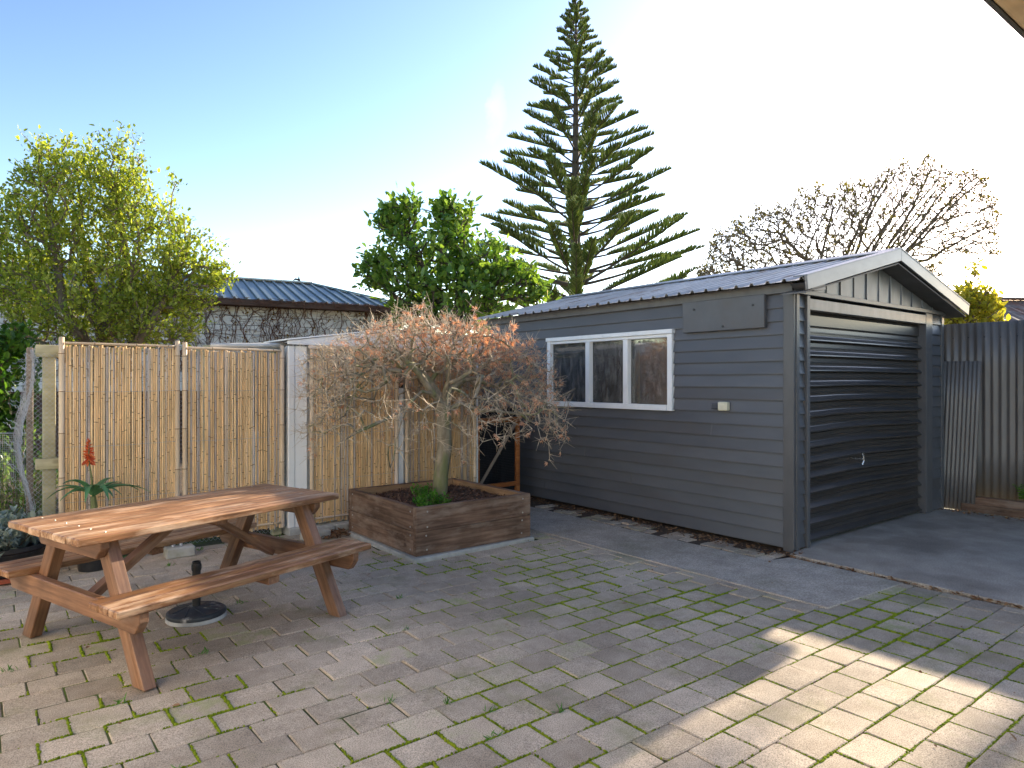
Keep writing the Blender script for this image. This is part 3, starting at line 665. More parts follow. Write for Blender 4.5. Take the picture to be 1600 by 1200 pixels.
for k in range(4): MB().box(8.846, 8.93, 3.3 - k * 1.9, 3.39 - k * 1.9, 0, 2.02).build('post', M['pine'], cf_)
sc_ = obj('screw', MB().lathe([(0, 0), (.007, 0), (.005, .005), (0, .006)], 8).mesh('screw', M['bolt_dark']), cf_, (-.014, -.06, 1.94), (0, R(-90), 0))
for k in range(1, 14):
    o = sc_.copy(); col.objects.link(o); o.location.y = -.06 - .153 * k; o.location.z = 1.94 + random.uniform(-.012, .012)
ls = thing('leaning_sheet', 'short corrugated offcut leaning against the tall grey fence beside the garage door', 'sheet', (8.59, 3.0, .02))
corr_obj('sheet', ls, .43, 1.66, .042, .006, 'fence_steel', (.0, -.23, .0), (R(1.0), R(4.5), 0))
slp = thing('sleeper_edge', 'two mossy timber sleepers edging the concrete below the grey fence', 'edging', (8.63, 1.2, 0))
for k, (a, b) in enumerate(((-2.5, 2.94), (-2.5, 2.9))):
    o = board('sleeper', 'planter', slp, (5.4, .09, .095 if k else .085), (.025 * k, -1.0, .135 if k else .062), (0, 0, R(90)))
fern_pos = np.array([(8.70, 2.36, .18)]); fr = thing('fern', 'small bright fern growing at the foot of the grey fence', 'fern', fern_pos[0])
fv, ff, b = [], [], 0
for a in range(7):
    an = a * .9 + .3; n = 12; t = np.linspace(0.1, 1, n); base = np.stack([np.cos(an) * t * .10, np.sin(an) * t * .12, .17 * np.sin(t * 1.9)], 1)
    for sgn in (-1, 1):
        d = np.stack([np.full(n, -math.sin(an) * sgn), np.full(n, math.cos(an) * sgn), np.full(n, .1)], 1)
        v_, f_ = leaves(base, d + rng.normal(size=d.shape) * .1, .045 * (1.1 - t), .8); fv.append(v_); ff.append(f_ + b); b += len(v_)
obj('fronds', mesh_np('fronds', np.concatenate(fv), np.concatenate(ff), M['leaf_green']), fr)

# ================================================================ BAMBOO SCREENS, SHED, PEN
FV = 6.436
def cane_mesh(i, r, H_, mat, nodes_at, sides=6):
    vs, fs, mi = [], [], []; rings = [(0, r)]
    g = random.Random(100 + i); bend = g.uniform(-.25, .25) if r == 1. else 0.
    for z in nodes_at: rings += [(z - .012, r * .98), (z - .003, r * 1.10), (z + .003, r * 1.10), (z + .012, r * .97)]
    rings.append((H_, r * .93)); n = sides
    for z, rr in rings:
        for k in range(n):
            t = 2 * math.pi * k / n; vs.append((rr * math.cos(t) + bend * math.sin(math.pi * z / H_), rr * math.sin(t), z))
    for q in range(len(rings) - 1):
        for k in range(n):
            fs.append((q * n + k, q * n + (k + 1) % n, (q + 1) * n + (k + 1) % n, (q + 1) * n + k))
            mi.append(1 if (q >= 1 and (q - 1) % 4 == 1) else 0)
    fs.append(tuple(range((len(rings) - 1) * n, len(rings) * n))); mi.append(0)
    me = bpy.data.meshes.new('cane'); me.from_pydata(vs, [], fs); me.materials.append(M[mat]); me.materials.append(M['bamboo_node'])
    me.polygons.foreach_set('material_index', mi); me.polygons.foreach_set('use_smooth', [True] * len(fs)); me.update(); return me
def cane_set(mat, H_):
    out = []
    for i in range(14):
        g = random.Random(i * 7 + 3); z = g.uniform(.05, .3); na = []
        while z < H_ - .04: na.append(z); z += g.uniform(.24, .40)
        out.append(cane_mesh(i, 1., H_, mat, na))
    for me in out:       # radius 1 -> scaled per cane
        for v in me.vertices: v.co.x *= .0088; v.co.y *= .0088
    return out
def screen(label, u0, u1, z0, z1, mat, gapv, posts=(1, 1), v=FV):
    t = thing('bamboo_screen', label, 'screen', ((u0 + u1) / 2, v, z0), 0, None); c = (u0 + u1) / 2; H_ = z1 - z0
    ms = cane_set(mat, H_ - .03); u = u0 + .045
    while u < u1 - .035:
        s = random.uniform(.76, 1.14); u += .0085 * s
        o = obj('cane', random.choice(ms), t, (u - c, random.uniform(-.004, .004), random.uniform(-.012, .012)), (random.gauss(0, .0015), random.gauss(0, .0018), random.uniform(0, 6.28)))
        o.scale = (s, s, 1); u += .0085 * s + abs(random.gauss(0, gapv)) * .5
    pm = cane_mesh(50, .021, H_ + .035, 'bamboo_post', (.28, .62, .97, 1.30, 1.6) if H_ > 1.6 else (.3, .7, 1.1), 10)
    for k, uu in enumerate((u0 + .021, u1 - .021)):
        if posts[k]: obj('end_pole', pm, t, (uu - c, -.005, 0), (0, 0, k * 2))
    rm = cane_mesh(60, .0105, u1 - u0 - .085, 'bamboo_post', (.2, .5, .74), 8)
    for zz, yy in ((H_ - .012, -.022), (H_ - .012, .022), (.05, -.022), (.05, .022)): obj('rail', rm, t, (u0 + .043 - c, yy, zz), (0, R(90), 0))
    wm = MB()
    for zz in (.42, .86, 1.30): wm.tube([(u0 - c + .03, -.0125, zz), (0, -.0135, zz - .006), (u1 - c - .03, -.0125, zz + .004)], .0012, 4)
    wm.build('tie_wire', M['galv'], t, world=False); return t
screen('leftmost bamboo screen, behind the red aloe flower', .495, 1.375, .07, 1.765, 'bamboo', .0012)
screen('second bamboo screen, between the leftmost screen and the white shed post', 1.392, 2.285, .07, 1.755, 'bamboo', .001)
screen('bamboo screen on the shed just right of the wide white corner post', 2.515, 3.475, .075, 1.80, 'bamboo', .0005, v=FV - .045)
screen('greyer bamboo screen behind the maple trunk, next to the netted gate', 3.555, 4.47, .075, 1.80, 'bamboo_dark', .0005, v=FV - .045)
# garden shed
sh_ = thing('garden_shed', 'white low gabled garden shed clad with bamboo screens', 'shed', (3.4, 6.44, 0))
S0, S1, SV0, SV1 = 2.325, 4.50, FV - .015, 8.0
MB().box(S0 + .02, S1 - .02, SV0 + .03, SV0 + .05, .06, 1.78).build('front_wall', M['shedwhite'], sh_)
MB().box(S0 + .002, S0 + .02, SV0 + .03, SV1, .06, 1.78).build('side_wall', M['shedwhite'], sh_)
MB().box(S1 - .02, S1 - .002, SV0 + .03, SV1, .06, 1.78).build('side_wall', M['shedwhite'], sh_)
MB().box(S0 + .02, S1 - .02, SV1 - .02, SV1, .06, 1.78).build('rear_wall', M['shedwhite'], sh_)
MB().box(S0 - .012, S0 + .05, SV0 - .02, SV0 + .06, .03, 1.79).build('corner_trim', M['shedwhite'], sh_, .006)
MB().box(S0 + .052, S0 + .175, SV0 - .012, SV0 + .028, .03, 1.79).build('corner_trim', M['shedwhite'], sh_, .005)
MB().box(S1 - .03, S1 + .012, SV0 - .02, SV0 + .06, .03, 1.79).build('corner_trim', M['shedwhite'], sh_, .006)
MB().box(3.482, 3.548, SV0 - .016, SV0 + .028, .03, 1.38).build('door_edge', M['shedwhite'], sh_, .004)
MB().box(3.482, 3.548, SV0 - .012, SV0 + .028, 1.381, 1.56).build('latch_slot', M['black'], sh_, .004)
MB().prism([(S0 - .03, 1.80), (S1 + .04, 1.80), (S1 + .04, 1.845), (3.41, 1.985), (S0 - .03, 1.835)], 'y', SV0 - .06, SV0 - .035).build('gable_fascia', M['shedwhite'], sh_, .004)
for s_, a in ((-1, S0 - .05), (1, S1 + .06)):
    MB().prism([(3.41, 1.99), (a, 1.838), (a, 1.852), (3.41, 2.004)], 'y', SV0 - .075, SV1 + .05).build('roof_panel', M['shedwhite'], sh_)
MB().box(2.50, 4.47, FV - .075, FV - .048, 1.765, 1.798).build('head_rail', M['bamboo_post'], sh_, .004)
MB().box(S0 - .02, S1 + .02, SV0 - .05, SV1, -.06, .06).build('plinth', M['block'], sh_, .008)
cb = thing('lean_to_roof', 'bent old corrugated iron sheet above the second bamboo screen', 'roof sheet', (1.75, 6.9, 1.8))
o = corr_obj('sheet', cb, .85, .75, .11, .016, 'zinc', (0, 0, .0), (R(90), R(0), R(-90)))
o.location = (-.1, -.35, .0); o.rotation_euler = Euler((R(-84), 0, R(-90)))
o.rotation_euler = (R(-88), R(7), R(-90))
for k in (0, 1): MB().box(1.72 + k * .55, 1.80 + k * .55, 7.0, 7.08, -.05, 1.80 + k * .05).build('post', M['pine'], cb)
MB().box(1.6, 2.45, 6.96, 6.998, 1.70, 1.775).build('beam', M['pine'], cb, .003)

# wire pen behind and left of the screens
pen = thing('wire_pen', 'pine framed pen of chain link and chicken wire behind the bamboo screens', 'pen', (.4, 6.52, 0))
MB().box(.40, .485, 6.53, 6.615, -.05, 1.74).build('post', M['pine'], pen, .004)
MB().box(2.2, 2.285, 6.50, 6.58, -.05, 1.74).build('post', M['pine'], pen, .004)
board('top_rail', 'pine', pen, (.36, .045, .095), (.13, .0, 1.69)); board('mid_rail', 'pine', pen, (.36, .045, .085), (.13, -.012, .80))
MB().tube([(.3, 6.44, .07), (2.3, 6.46, .09)], .016, 8).build('pipe_rail', M['galv'], pen)
def chainlink(u0, u1, z0, z1, v, p=.055, r=.0014):
    mb = MB(); n = int((z1 - z0) / (p / 2)); k = 0; u = u0
    while u < u1:
        for flip in (0, 1):
            pts = [(u + (p * .25 if (j + flip) % 2 else -p * .25) + .002 * math.sin(j), v + (.004 if (j + flip) % 2 else -.004), z0 + j * p / 2) for j in range(n + 1)]
            mb.tube(pts, r, 3, False)
        u += p * .5
    return mb
chainlink(.31, 2.3, .02, 1.70, 6.492, .075, .0013).build('chain_link', M['galv'], pen, kind='stuff')
mb = MB()    # crumpled chicken wire wrapped round the pen corner
for i in range(60):
    z = .02 + i * .029
    mb.tube([(.30 + .045 * math.sin(z * 5) + .03 * math.cos(i * 1.7 + k) * .3 + .01 * k * math.sin(i), 6.47 + .16 * k, z + .014 * (k % 2) + .006 * math.sin(i * 3 + k)) for k in range(10)], .0016, 3, False)
for i in range(34):
    v = 6.46 + i * .013 * (1 + .05 * i)
    mb.tube([(.295 + .045 * math.sin(z * 5) + .012 * math.sin(z * 31 + i), v + .012 * math.sin(z * 40 + i * 2), z) for z in [.02 + .06 * q for q in range(29)]], .0017, 3, False)
mb.build('chicken_wire', M['galv'], pen, kind='stuff')
MB().box(.30, .345, 6.66, 6.70, -.05, 1.72).build('post', M['greywood'], pen, .004)
fb = thing('footing_block', 'rough concrete block under two short pipes behind the picnic table', 'block', (1.31, 6.17, 0))
MB().box(1.20, 1.425, 6.10, 6.22, -.004, .085).build('block', M['block'], fb, .012)
for a in (1.265, 1.325): MB().tube([(a, 6.165, .08), (a, 6.17, .16)], .014, 10).build('pipe', M['galv'], fb, smooth=True)
lb = thing('loose_block', 'pale concrete block lying at the foot of the white shed post', 'block', (2.45, 6.08, 0), R(9))
MB().box(-.13, .13, -.06, .06, -.004, .075).build('block', M['block'], lb, .012, world=False)
for k, (a, l_) in enumerate(((2.62, .2), (2.83, .19), (3.04, .2))):
    o = obj('kerb_block', MB().box(-l_ / 2, l_ / 2, -.045, .045, -.004, .06).mesh('kerb_block', M['block'], bevel=.01), None, (a, 6.30, 0), (0, 0, R(2 - k)))
    tag(o, ['pale kerb block nearest the loose block by the white post', 'pale kerb block in the middle of the short row beside the planter', 'pale kerb block at the planter end of the short row'][k], 'block', 'kerb blocks under the shed screen')
pf = thing('paling_fence', 'dark paling fence between the shed and the garage behind the netted gate', 'fence', (4.95, 7.9, 0))
for k in range(26): MB().box(4.52 + k * .103, 4.618 + k * .103, 7.9 - .004 * (k % 2), 7.918, -.05, 2.10 + random.uniform(-.01, .01)).build('paling', M['charcoal'], pf, .003)
MB().box(4.5, 7.2, 7.92, 7.96, 1.5, 1.58).build('rail', M['greywood'], pf)
# netted gate between shed and garage
gt = thing('netted_gate', 'low orange stained timber gate with dark netting between shed and garage', 'gate', (4.8, 6.45, 0))
board('top_rail', 'redwood', gt, (.70, .035, .06), (.0, 0, .995)); board('bottom_rail', 'redwood', gt, (.62, .035, .05), (.0, 0, .225))
MB().box(5.095, 5.145, 6.43, 6.47, -.03, .963).build('post', M['redwood'], gt, .003)
MB().box(4.515, 4.555, 6.435, 6.468, -.03, .963).build('post', M['redwood'], gt, .003)
beam('brace', 'greywood', gt, (-.24, -.03, .27), (.27, -.03, .95), .035, .02, R(90))
mb = MB()
for k in range(36): mb.tube([(4.556, 6.45, .255 + k * .0195), (5.094, 6.45, .255 + k * .0195)], .0022, 3, False)
for k in range(27): mb.tube([(4.560 + k * .0198, 6.452, .25), (4.560 + k * .0198, 6.452, .965)], .0018, 3, False)
mb.build('netting', M['mesh_dark'], gt, kind='stuff')
tp = thing('backing', 'black backing sheet darkening the gap behind the netted gate', 'backing', (4.9, 6.9, 0))  # black sheet added so the gap behind the gate stays dark
me = bpy.data.meshes.new('sheet'); vs = [(-.42 + .95 * i / 20, .03 * math.sin(i * .9) + .012 * math.sin(j * 2 + i), 1.12 * j / 8) for j in range(9) for i in range(21)]
me.from_pydata(vs, [], [(j * 21 + i, j * 21 + i + 1, (j + 1) * 21 + i + 1, (j + 1) * 21 + i) for j in range(8) for i in range(20)]); me.materials.append(M['shade']); me.update()
o = obj('sheet', me, tp); sd = o.modifiers.new('t', 'SOLIDIFY'); sd.thickness = .004

# ================================================================ PICNIC TABLE
tb = thing('picnic_table', 'stained timber picnic table with attached benches on the pavers', 'picnic table', (1.0, 4.385, 0), R(18.5))
TZ, BZ, TL, TW, BL = .71, .425, 1.60, .78, 1.56
nP = 6; pw = TW / nP
for i in range(nP):
    y = -TW / 2 + pw * (i + .5); L = TL + random.uniform(-.006, .006)
    board('top_plank', 'table', tb, (L, pw - .0035, .038), (random.uniform(-.003, .003), y, TZ - .019 + random.uniform(-.001, .001)), (random.gauss(0, .004), 0, 0), .005)
for s in (-1, 1):
    for k in range(3):
        w_ = .27 / 3; y = s * (.578 + (k - 1) * w_)
        board('bench_plank', 'table', tb, (BL + random.uniform(-.006, .006), w_ - .003, .038), (random.uniform(-.003, .003), y, BZ - .019), (random.gauss(0, .004), 0, 0), .006)
for e in (-1, 1):
    x = e * .60
    for s in (-1, 1):
        # leg: slanted post from foot to under the table top
        f0, f1 = Vector((x, s * .60, 0)), Vector((x, s * .235, TZ - .04)); d = f1 - f0
        hw = .045; t_ = .032; n_ = Vector((0, d.z, -d.y)).normalized() * hw * 1.0
        q = hw * d.length / d.z
        leg = MB().prism([(f0.y - q, .0), (f0.y + q, .0), (f1.y + q, f1.z), (f1.y - q, f1.z)], 'x', x - t_, x + t_)
        me = leg.mesh('leg', M['tableleg'], bevel=.004)
        # store the leg lying along X so that its grain runs lengthwise
        rot = d.to_track_quat('X', 'Y'); inv = rot.inverted()
        for v in me.vertices: v.co = inv @ (v.co - f0)
        obj('leg', me, tb, f0, rot.to_euler())
    xo = x + e * (.032 + .024)
    def bearer(name, half, z, hgt, xx, taper):
        mb = MB().prism([(-half, z), (half, z), (half, z - hgt * .45), (half - taper, z - hgt), (-half + taper, z - hgt), (-half, z - hgt * .45)], 'x', -.023, .023)
        me = mb.mesh(name, M['tableleg'], bevel=.004); rt = Matrix.Rotation(R(-90), 4, 'Z')
        for v in me.vertices: v.co = rt @ v.co
        obj(name, me, tb, (xx, 0, 0), (0, 0, R(90)))
    bearer('top_bearer', .345, TZ - .039, .092, xo, .05); bearer('bench_bearer', .70, BZ - .039, .105, xo, .045)
    beam('brace', 'tableleg', tb, (e * .565, 0, .315), (e * .10, 0, TZ - .075), .07, .042, 0)
board('centre_batten', 'tableleg', tb, (.62, .07, .04), (0, 0, TZ - .060), (0, 0, R(90)))
for s in (-1, 1): board('bench_batten', 'tableleg', tb, (.25, .075, .04), (.05, s * .578, BZ - .059), (0, 0, R(90)))
sm = MB().lathe([(0, 0), (.005, 0), (.004, .002), (0, .0025)], 8).mesh('screw', M['screw'])
for e in (-1, 1):
    for i in range(nP): obj('screw', sm, tb, (e * .655 + random.uniform(-.008, .008), -TW / 2 + pw * (i + .5), TZ + .0005))
# umbrella base
ub = thing('umbrella_base', 'round black umbrella base with a short tube on the pavers under the table', 'umbrella base', (1.055, 4.50, 0), .4)
MB().lathe([(.172, 0), (.172, .012), (.168, .022)], 48).build('skirt', M['base_rim'], ub, smooth=True, world=False)
MB().lathe([(.1675, .0225), (.171, .03), (.168, .044), (.155, .052), (.145, .050), (.06, .066), (.035, .075), (.0, .075)], 48).build('dish', M['base_black'], ub, smooth=True, world=False)
for k in range(8):
    a = k * math.pi / 4; beam('raised_rib', 'base_black', ub, (.05 * math.cos(a), .05 * math.sin(a), .069), (.14 * math.cos(a + .5), .14 * math.sin(a + .5), .054), .008, .006, bevel=.001)
MB().lathe([(.024, .07), (.024, .345), (.019, .345), (.019, .10)], 20).build('tube', M['black'], ub, smooth=True, world=False)
MB().lathe([(.027, .29), (.029, .30), (.029, .32), (.027, .33), (.0245, .33), (.0245, .29)], 20).build('collar', M['black'], ub, smooth=True, world=False)

# ================================================================ PLANTER, MAPLE
PX0, PX1, PY0, PY1 = 2.785, 3.985, 4.825, 6.10
pl = thing('planter_box', 'square dark timber planter box holding the small maple', 'planter', (3.385, 5.46, 0))
cx, cy = 3.385, 5.46; LX, LY = PX1 - PX0, PY1 - PY0
for k, (z, h) in enumerate(((.128, .196), (.327, .196))):
    board('side_board', 'planter', pl, (LX, .05, h), (0, PY0 - cy + .025, z)); board('side_board', 'planter', pl, (LX, .05, h), (0, PY1 - cy - .025, z))
    board('side_board', 'planter', pl, (LY - .104, .05, h), (PX0 - cx + .025, 0, z), (0, 0, R(90))); board('side_board', 'planter', pl, (LY - .104, .05, h), (PX1 - cx - .025, 0, z), (0, 0, R(90)))
board('inner_board', 'planter_in', pl, (LX - .11, .012, .10), (0, PY1 - cy - .058, .372)); board('inner_board', 'planter_in', pl, (LY - .14, .012, .10), (PX1 - cx - .058, 0, .372), (0, 0, R(90)))
sm2 = MB().lathe([(0, 0), (.008, 0), (.007, .003), (0, .004)], 8).mesh('screw', M['screw'])
for z in (.075, .19, .26, .385):
    for a in (.10, LX - .10, ): obj('screw', sm2, pl, (PX0 - cx + a + random.uniform(-.01, .01), PY0 - cy - .0005, z), (R(90), 0, 0))
    for a in (.09, LY - .09): obj('screw', sm2, pl, (PX0 - cx - .0005, PY0 - cy + a, z), (0, R(-90), 0))
MB().prism([(PX0 - .05, PY0 - .055), (PX1 + .03, PY0 - .03), (PX1 + .03, PY1), (PX0 - .03, PY1), (PX0 - .04, PY0 + .5)], 'z', -.03, .028).build('mortar_footing', M['block'], pl, .012)
def soilz(u, v): return .345 + .045 * math.exp(-((u - 3.45) ** 2 + (v - 5.6) ** 2) / .25) + .012 * math.sin(u * 9) * math.cos(v * 8)
vs = [(PX0 + .05 + (LX - .1) * i / 24 - cx, PY0 + .05 + (LY - .1) * j / 24 - cy, soilz(PX0 + .05 + (LX - .1) * i / 24, PY0 + .05 + (LY - .1) * j / 24)) for j in range(25) for i in range(25)]
me = bpy.data.meshes.new('soil'); me.from_pydata(vs, [], [(j * 25 + i, j * 25 + i + 1, (j + 1) * 25 + i + 1, (j + 1) * 25 + i) for j in range(24) for i in range(24)]); me.materials.append(M['soil']); me.update()
obj('soil', me, pl)
n = 5200; pu = rng.uniform(PX0 + .06, PX1 - .07, n); pv = rng.uniform(PY0 + .06, PY1 - .07, n)
mp = np.stack([pu, pv, np.array([soilz(a, b) for a, b in zip(pu, pv)]) + rng.uniform(0, .012, n)], 1) - np.array((cx, cy, 0))
v_, f_ = leaves(mp, rng.normal(size=(n, 3)) * (1, 1, .35), rng.uniform(.012, .042, n), .7, roll=np.array([0, 0, 1.]))
obj('mulch', mesh_np('mulch', v_, f_, M['mulch']), pl, kind='stuff')

TR = np.array((3.43, 5.50, .33))
def L_(*pts): return [np.array((a, b, c)) for a, b, c in pts]
limbs = [L_((3.43, 5.50, .30), (3.44, 5.50, .55), (3.475, 5.49, .85), (3.46, 5.48, 1.10), (3.45, 5.48, 1.24)),
         L_((3.45, 5.48, 1.24), (3.30, 5.42, 1.34), (3.15, 5.36, 1.36), (2.95, 5.28, 1.22), (2.72, 5.22, 1.13), (2.50, 5.16, 1.06), (2.25, 5.10, .97)),
         L_((3.45, 5.48, 1.24), (3.55, 5.52, 1.36), (3.70, 5.56, 1.45), (3.90, 5.60, 1.48), (4.15, 5.62, 1.40)),
         L_((3.46, 5.48, 1.15), (3.62, 5.42, 1.24), (3.80, 5.36, 1.17), (3.95, 5.30, 1.18), (4.25, 5.28, 1.12), (4.50, 5.30, .98)),
         L_((3.80, 5.36, 1.17), (3.74, 5.30, 1.00), (3.66, 5.28, .86), (3.58, 5.26, .72)),
         L_((3.45, 5.48, 1.24), (3.42, 5.34, 1.45), (3.35, 5.20, 1.60), (3.25, 5.10, 1.68)),
         L_((3.45, 5.48, 1.24), (3.35, 5.62, 1.50), (3.20, 5.80, 1.72), (3.0, 5.9, 1.85)),
         L_((3.30, 5.42, 1.34), (3.12, 5.40, 1.55), (2.88, 5.36, 1.72), (2.66, 5.34, 1.75)),
         L_((3.55, 5.52, 1.36), (3.62, 5.70, 1.62), (3.75, 5.85, 1.82)),
         L_((2.95, 5.28, 1.22), (2.84, 5.18, 1.08), (2.74, 5.10, .88), (2.68, 5.06, .74))]
n = 2700; th = rng.uniform(0, 2 * np.pi, n); rr = np.sqrt(rng.random(n)) * 1.16
zt = 1.99 - .44 * (rr / 1.16) ** 2.4 + rng.normal(size=n) * .075; zz = zt - rng.random(n) ** 1.6 * (.36 + .42 * (rr / 1.16) ** 2)
at_m = np.stack([3.40 + rr * np.cos(th) * 1.12, 5.45 + rr * np.sin(th) * .92, zz], 1)
at_m = at_m[(at_m[:, 1] < 6.36) & ((at_m[:, 1] > 5.06) | (at_m[:, 2] < 1.3))]
P, par, cnt, tips = grow(limbs, at_m, .07, .10, .24, .20, True)
mt = thing('maple_tree', 'small bare weeping maple with withered brown leaves growing in the planter', 'tree', TR)
wm = wood_mesh('trunk', P - TR, par, cnt, .0021, .0026, .5, [M['bark_maple'], M['twig_maple']], .075)
cen = np.zeros(len(wm.polygons) * 3, np.float32); 
o = obj('trunk', wm, mt)
n3 = int(((0.0021 + .0026 * (cnt[par >= 0] - 1) ** .5) < .0021 * 2.2).sum()) * 3
mi = np.zeros(len(wm.polygons), np.int32); mi[:n3] = 1; wm.polygons.foreach_set('material_index', mi)
# fine spur twigs
ti = np.where((cnt <= 3) & (par >= 0))[0]; ti = np.repeat(ti, 5); a = P[ti] - TR; d = P[ti] - P[par[ti]]; d /= np.maximum(np.linalg.norm(d, axis=1), 1e-5)[:, None]
e_ = a + (d * .7 + rng.normal(size=a.shape) * .6 + np.array([0, 0, .18])) * rng.uniform(.03, .10, len(a))[:, None]
v_, f_ = tubes(a, e_, np.full(len(a), .0019), np.full(len(a), .0009), e_ - a, e_ - a, 3); obj('twigs', mesh_np('twigs', v_, f_, M['twig_maple']), mt, kind='stuff')
ST = []; SF = []
for k in range(5):
    an = R(-70 + 35 * k); c, s = math.cos(an), math.sin(an); L = (.7, .9, 1, .9, .7)[k]
    q = [(0, 0, 0), (-.09, .5, .08 + .05 * k), (0, 1, -.22 + .1 * (k % 2)), (.09, .5, .03)]
    b = len(ST); ST += [(L * (x * c + y * s), L * (-x * s + y * c), L * z) for x, y, z in q]; SF.append((b, b + 1, b + 2, b + 3))
STAR, STAR_F = np.array(ST), np.array(SF)
ii = np.where((cnt <= 2) & (par >= 0))[0]; wgt = np.clip(.25 + (P[ii, 0] - 2.6) * .42, .12, 1) * np.clip(.3 + (P[ii, 2] - 1.2) * .9, .25, 1)
nl = 1900; ii = rng.choice(ii, nl, p=wgt / wgt.sum()); pos = P[ii] - TR + rng.normal(size=(nl, 3)) * .022
v_, f_ = leaves(pos, rng.normal(size=(nl, 3)) * .5 + np.array([0, 0, -.75]), rng.uniform(.026, .058, nl), 1, tmpl=STAR, tf=STAR_F)
obj('crown', mesh_np('crown', v_, f_, M['leaf_maple']), mt)

def bushy(name, label, cat, c, rad, nstem, nleaf, size, mat, width=1., upb=.5, group=None, stemmat='bark'):
    """low plant: leafy stems fanning from a base point"""
    t = thing(name, label, cat, c, 0, group); vs, fs, b = [], [], 0; mb = MB()
    for i in range(nstem):
        a = rng.uniform(0, 6.28); r = math.sqrt(rng.random()); tip = np.array((math.cos(a) * r * rad[0], math.sin(a) * r * rad[1], rad[2] * (1 - .45 * r * r) * rng.uniform(.7, 1.1)))
        s0 = tip * np.array((.45, .45, 0)); mid = tip * np.array((.8, .8, .55)); mb.tube([s0, mid, tip], [.004, .003, .0015], 4, False)
        k = nleaf; tt = rng.random(k) ** .7; pos = s0 * (1 - tt)[:, None] ** 2 + 2 * mid * (tt * (1 - tt))[:, None] + tip * (tt ** 2)[:, None] + rng.normal(size=(k, 3)) * size * .3
        d = rng.normal(size=(k, 3)) * .8 + np.array((math.cos(a) * .4, math.sin(a) * .4, upb)); v_, f_ = leaves(pos, d, rng.uniform(.6, 1.25, k) * size, width, roll=np.array([0, 0, 1.]))
        vs.append(v_); fs.append(f_ + b); b += len(v_)
    mb.build('stems', M[stemmat], t, world=False); obj('foliage', mesh_np('foliage', np.concatenate(vs), np.concatenate(fs), M[mat]), t); return t
bushy('ground_plant', 'bright green leafy plant in the front of the planter soil', 'plant', (3.12, 5.12, .34), (.17, .16, .15), 40, 22, .030, 'leaf_green')
bushy('ground_plant', 'smaller green tuft in the planter near the maple trunk', 'plant', (3.18, 5.42, .35), (.13, .12, .17), 24, 20, .028, 'leaf_green')

# ================================================================ POTS AND PLANTS ON THE LEFT
tc = at(0, 900, 5.1); tub = thing('plant_tub', 'black plastic tub in a red saucer beside the picnic bench', 'pot', (tc.x, tc.y, 0))
MB().lathe([(.25, .03), (.30, .20), (.325, .205), (.335, .215), (.335, .245), (.318, .245), (.315, .19), (0, .185)], 44).build('tub', M['black'], tub, smooth=True, world=False)
MB().lathe([(.30, .0), (.345, .012), (.362, .045), (.352, .047), (.335, .02), (0, .018)], 44).build('saucer', M['terracotta'], tub, smooth=True, world=False)
bushy('sage_plant', 'grey green sage spilling over the black tub', 'plant', (tc.x, tc.y, .20), (.44, .42, .26), 80, 22, .065, 'leaf_sage', .85)
al = thing('aloe', 'green aloe with one red flower spike in front of the leftmost screen', 'aloe', (.70, 6.16, 0))
MB().lathe([(.10, .0), (.13, .22), (.145, .225), (.145, .25), (.125, .25), (.12, .21), (0, .2)], 28).build('pot', M['black'], al, smooth=True, world=False)
MB().tube([(0, 0, .2), (.01, 0, .4), (0, 0, .56)], [.03, .028, .02], 8).build('stem', M['aloe_stalk'], al, world=False)
for i in range(15):
    a = i * 2.4 + .2; L = (.20, .34, .28, .40, .24)[i % 5] * 1.0; el = (1.05, .8, 1.25, .6, .9)[i % 5]; mb = MB(); N_ = 9; vs = []
    for k in range(N_):
        t = k / (N_ - 1); r = L * t; z = L * (el * t - .95 * el * t * t * (1.15 if i % 3 else .7)) + .005; w_ = .026 * (1 - t) ** .6 * (.75 + .5 * min(1, t * 4)) + .001
        ca, sa = math.cos(a), math.sin(a)
        for s, dz in ((-1, .010), (0, -.004), (1, .010), (0, -.014 * (1 - t) - .004)): vs.append((ca * r - sa * s * w_, sa * r * .75 + ca * s * w_, .57 + z + dz * (1 - t * .7)))
    fs = [(k * 4 + j, k * 4 + (j + 1) % 4, k * 4 + 4 + (j + 1) % 4, k * 4 + 4 + j) for k in range(N_ - 1) for j in range(4)]
    mb.add(vs, fs); mb.build('leaf', M['aloe'], al, smooth=True, world=False)
MB().tube([(0, 0, .57), (-.012, -.01, .70), (-.03, -.01, .83), (-.033, -.01, 1.0)], [.009, .007, .006, .004], 6).build('stalk', M['aloe_stalk'], al, world=False)
n = 150; t = rng.random(n); an = rng.uniform(0, 6.28, n); pos = np.stack([-.032 + np.zeros(n), -.01 + np.zeros(n), .84 + .165 * t], 1)
d = np.stack([np.cos(an), np.sin(an), -.9 + 2.2 * t], 1); v_, f_ = leaves(pos, d, .052 * (1.08 - t) + .010, .42); obj('flower', mesh_np('flower', v_, f_, M['aloe_red']), al)
bushy('rosemary_bush', 'spiky dark green bush left of the wire pen', 'bush', at(10, 800, 5.9) * Vector((1, 1, 0)), (.42, .42, .72), 70, 40, .034, 'leaf_hedge', .35, .9)
bushy('low_shrub', 'dark purplish green shrub behind the wire mesh panel left of the pen', 'shrub', at(0, 760, 6.7) * Vector((1, 1, 0)), (.6, .5, 1.05), 60, 40, .05, 'leaf_karaka')
wp = thing('wire_mesh_panel', 'small square wire mesh panel left of the pen', 'mesh panel', at(0, 700, 6.2) * Vector((1, 1, 0)), R(-35))
mb = MB()
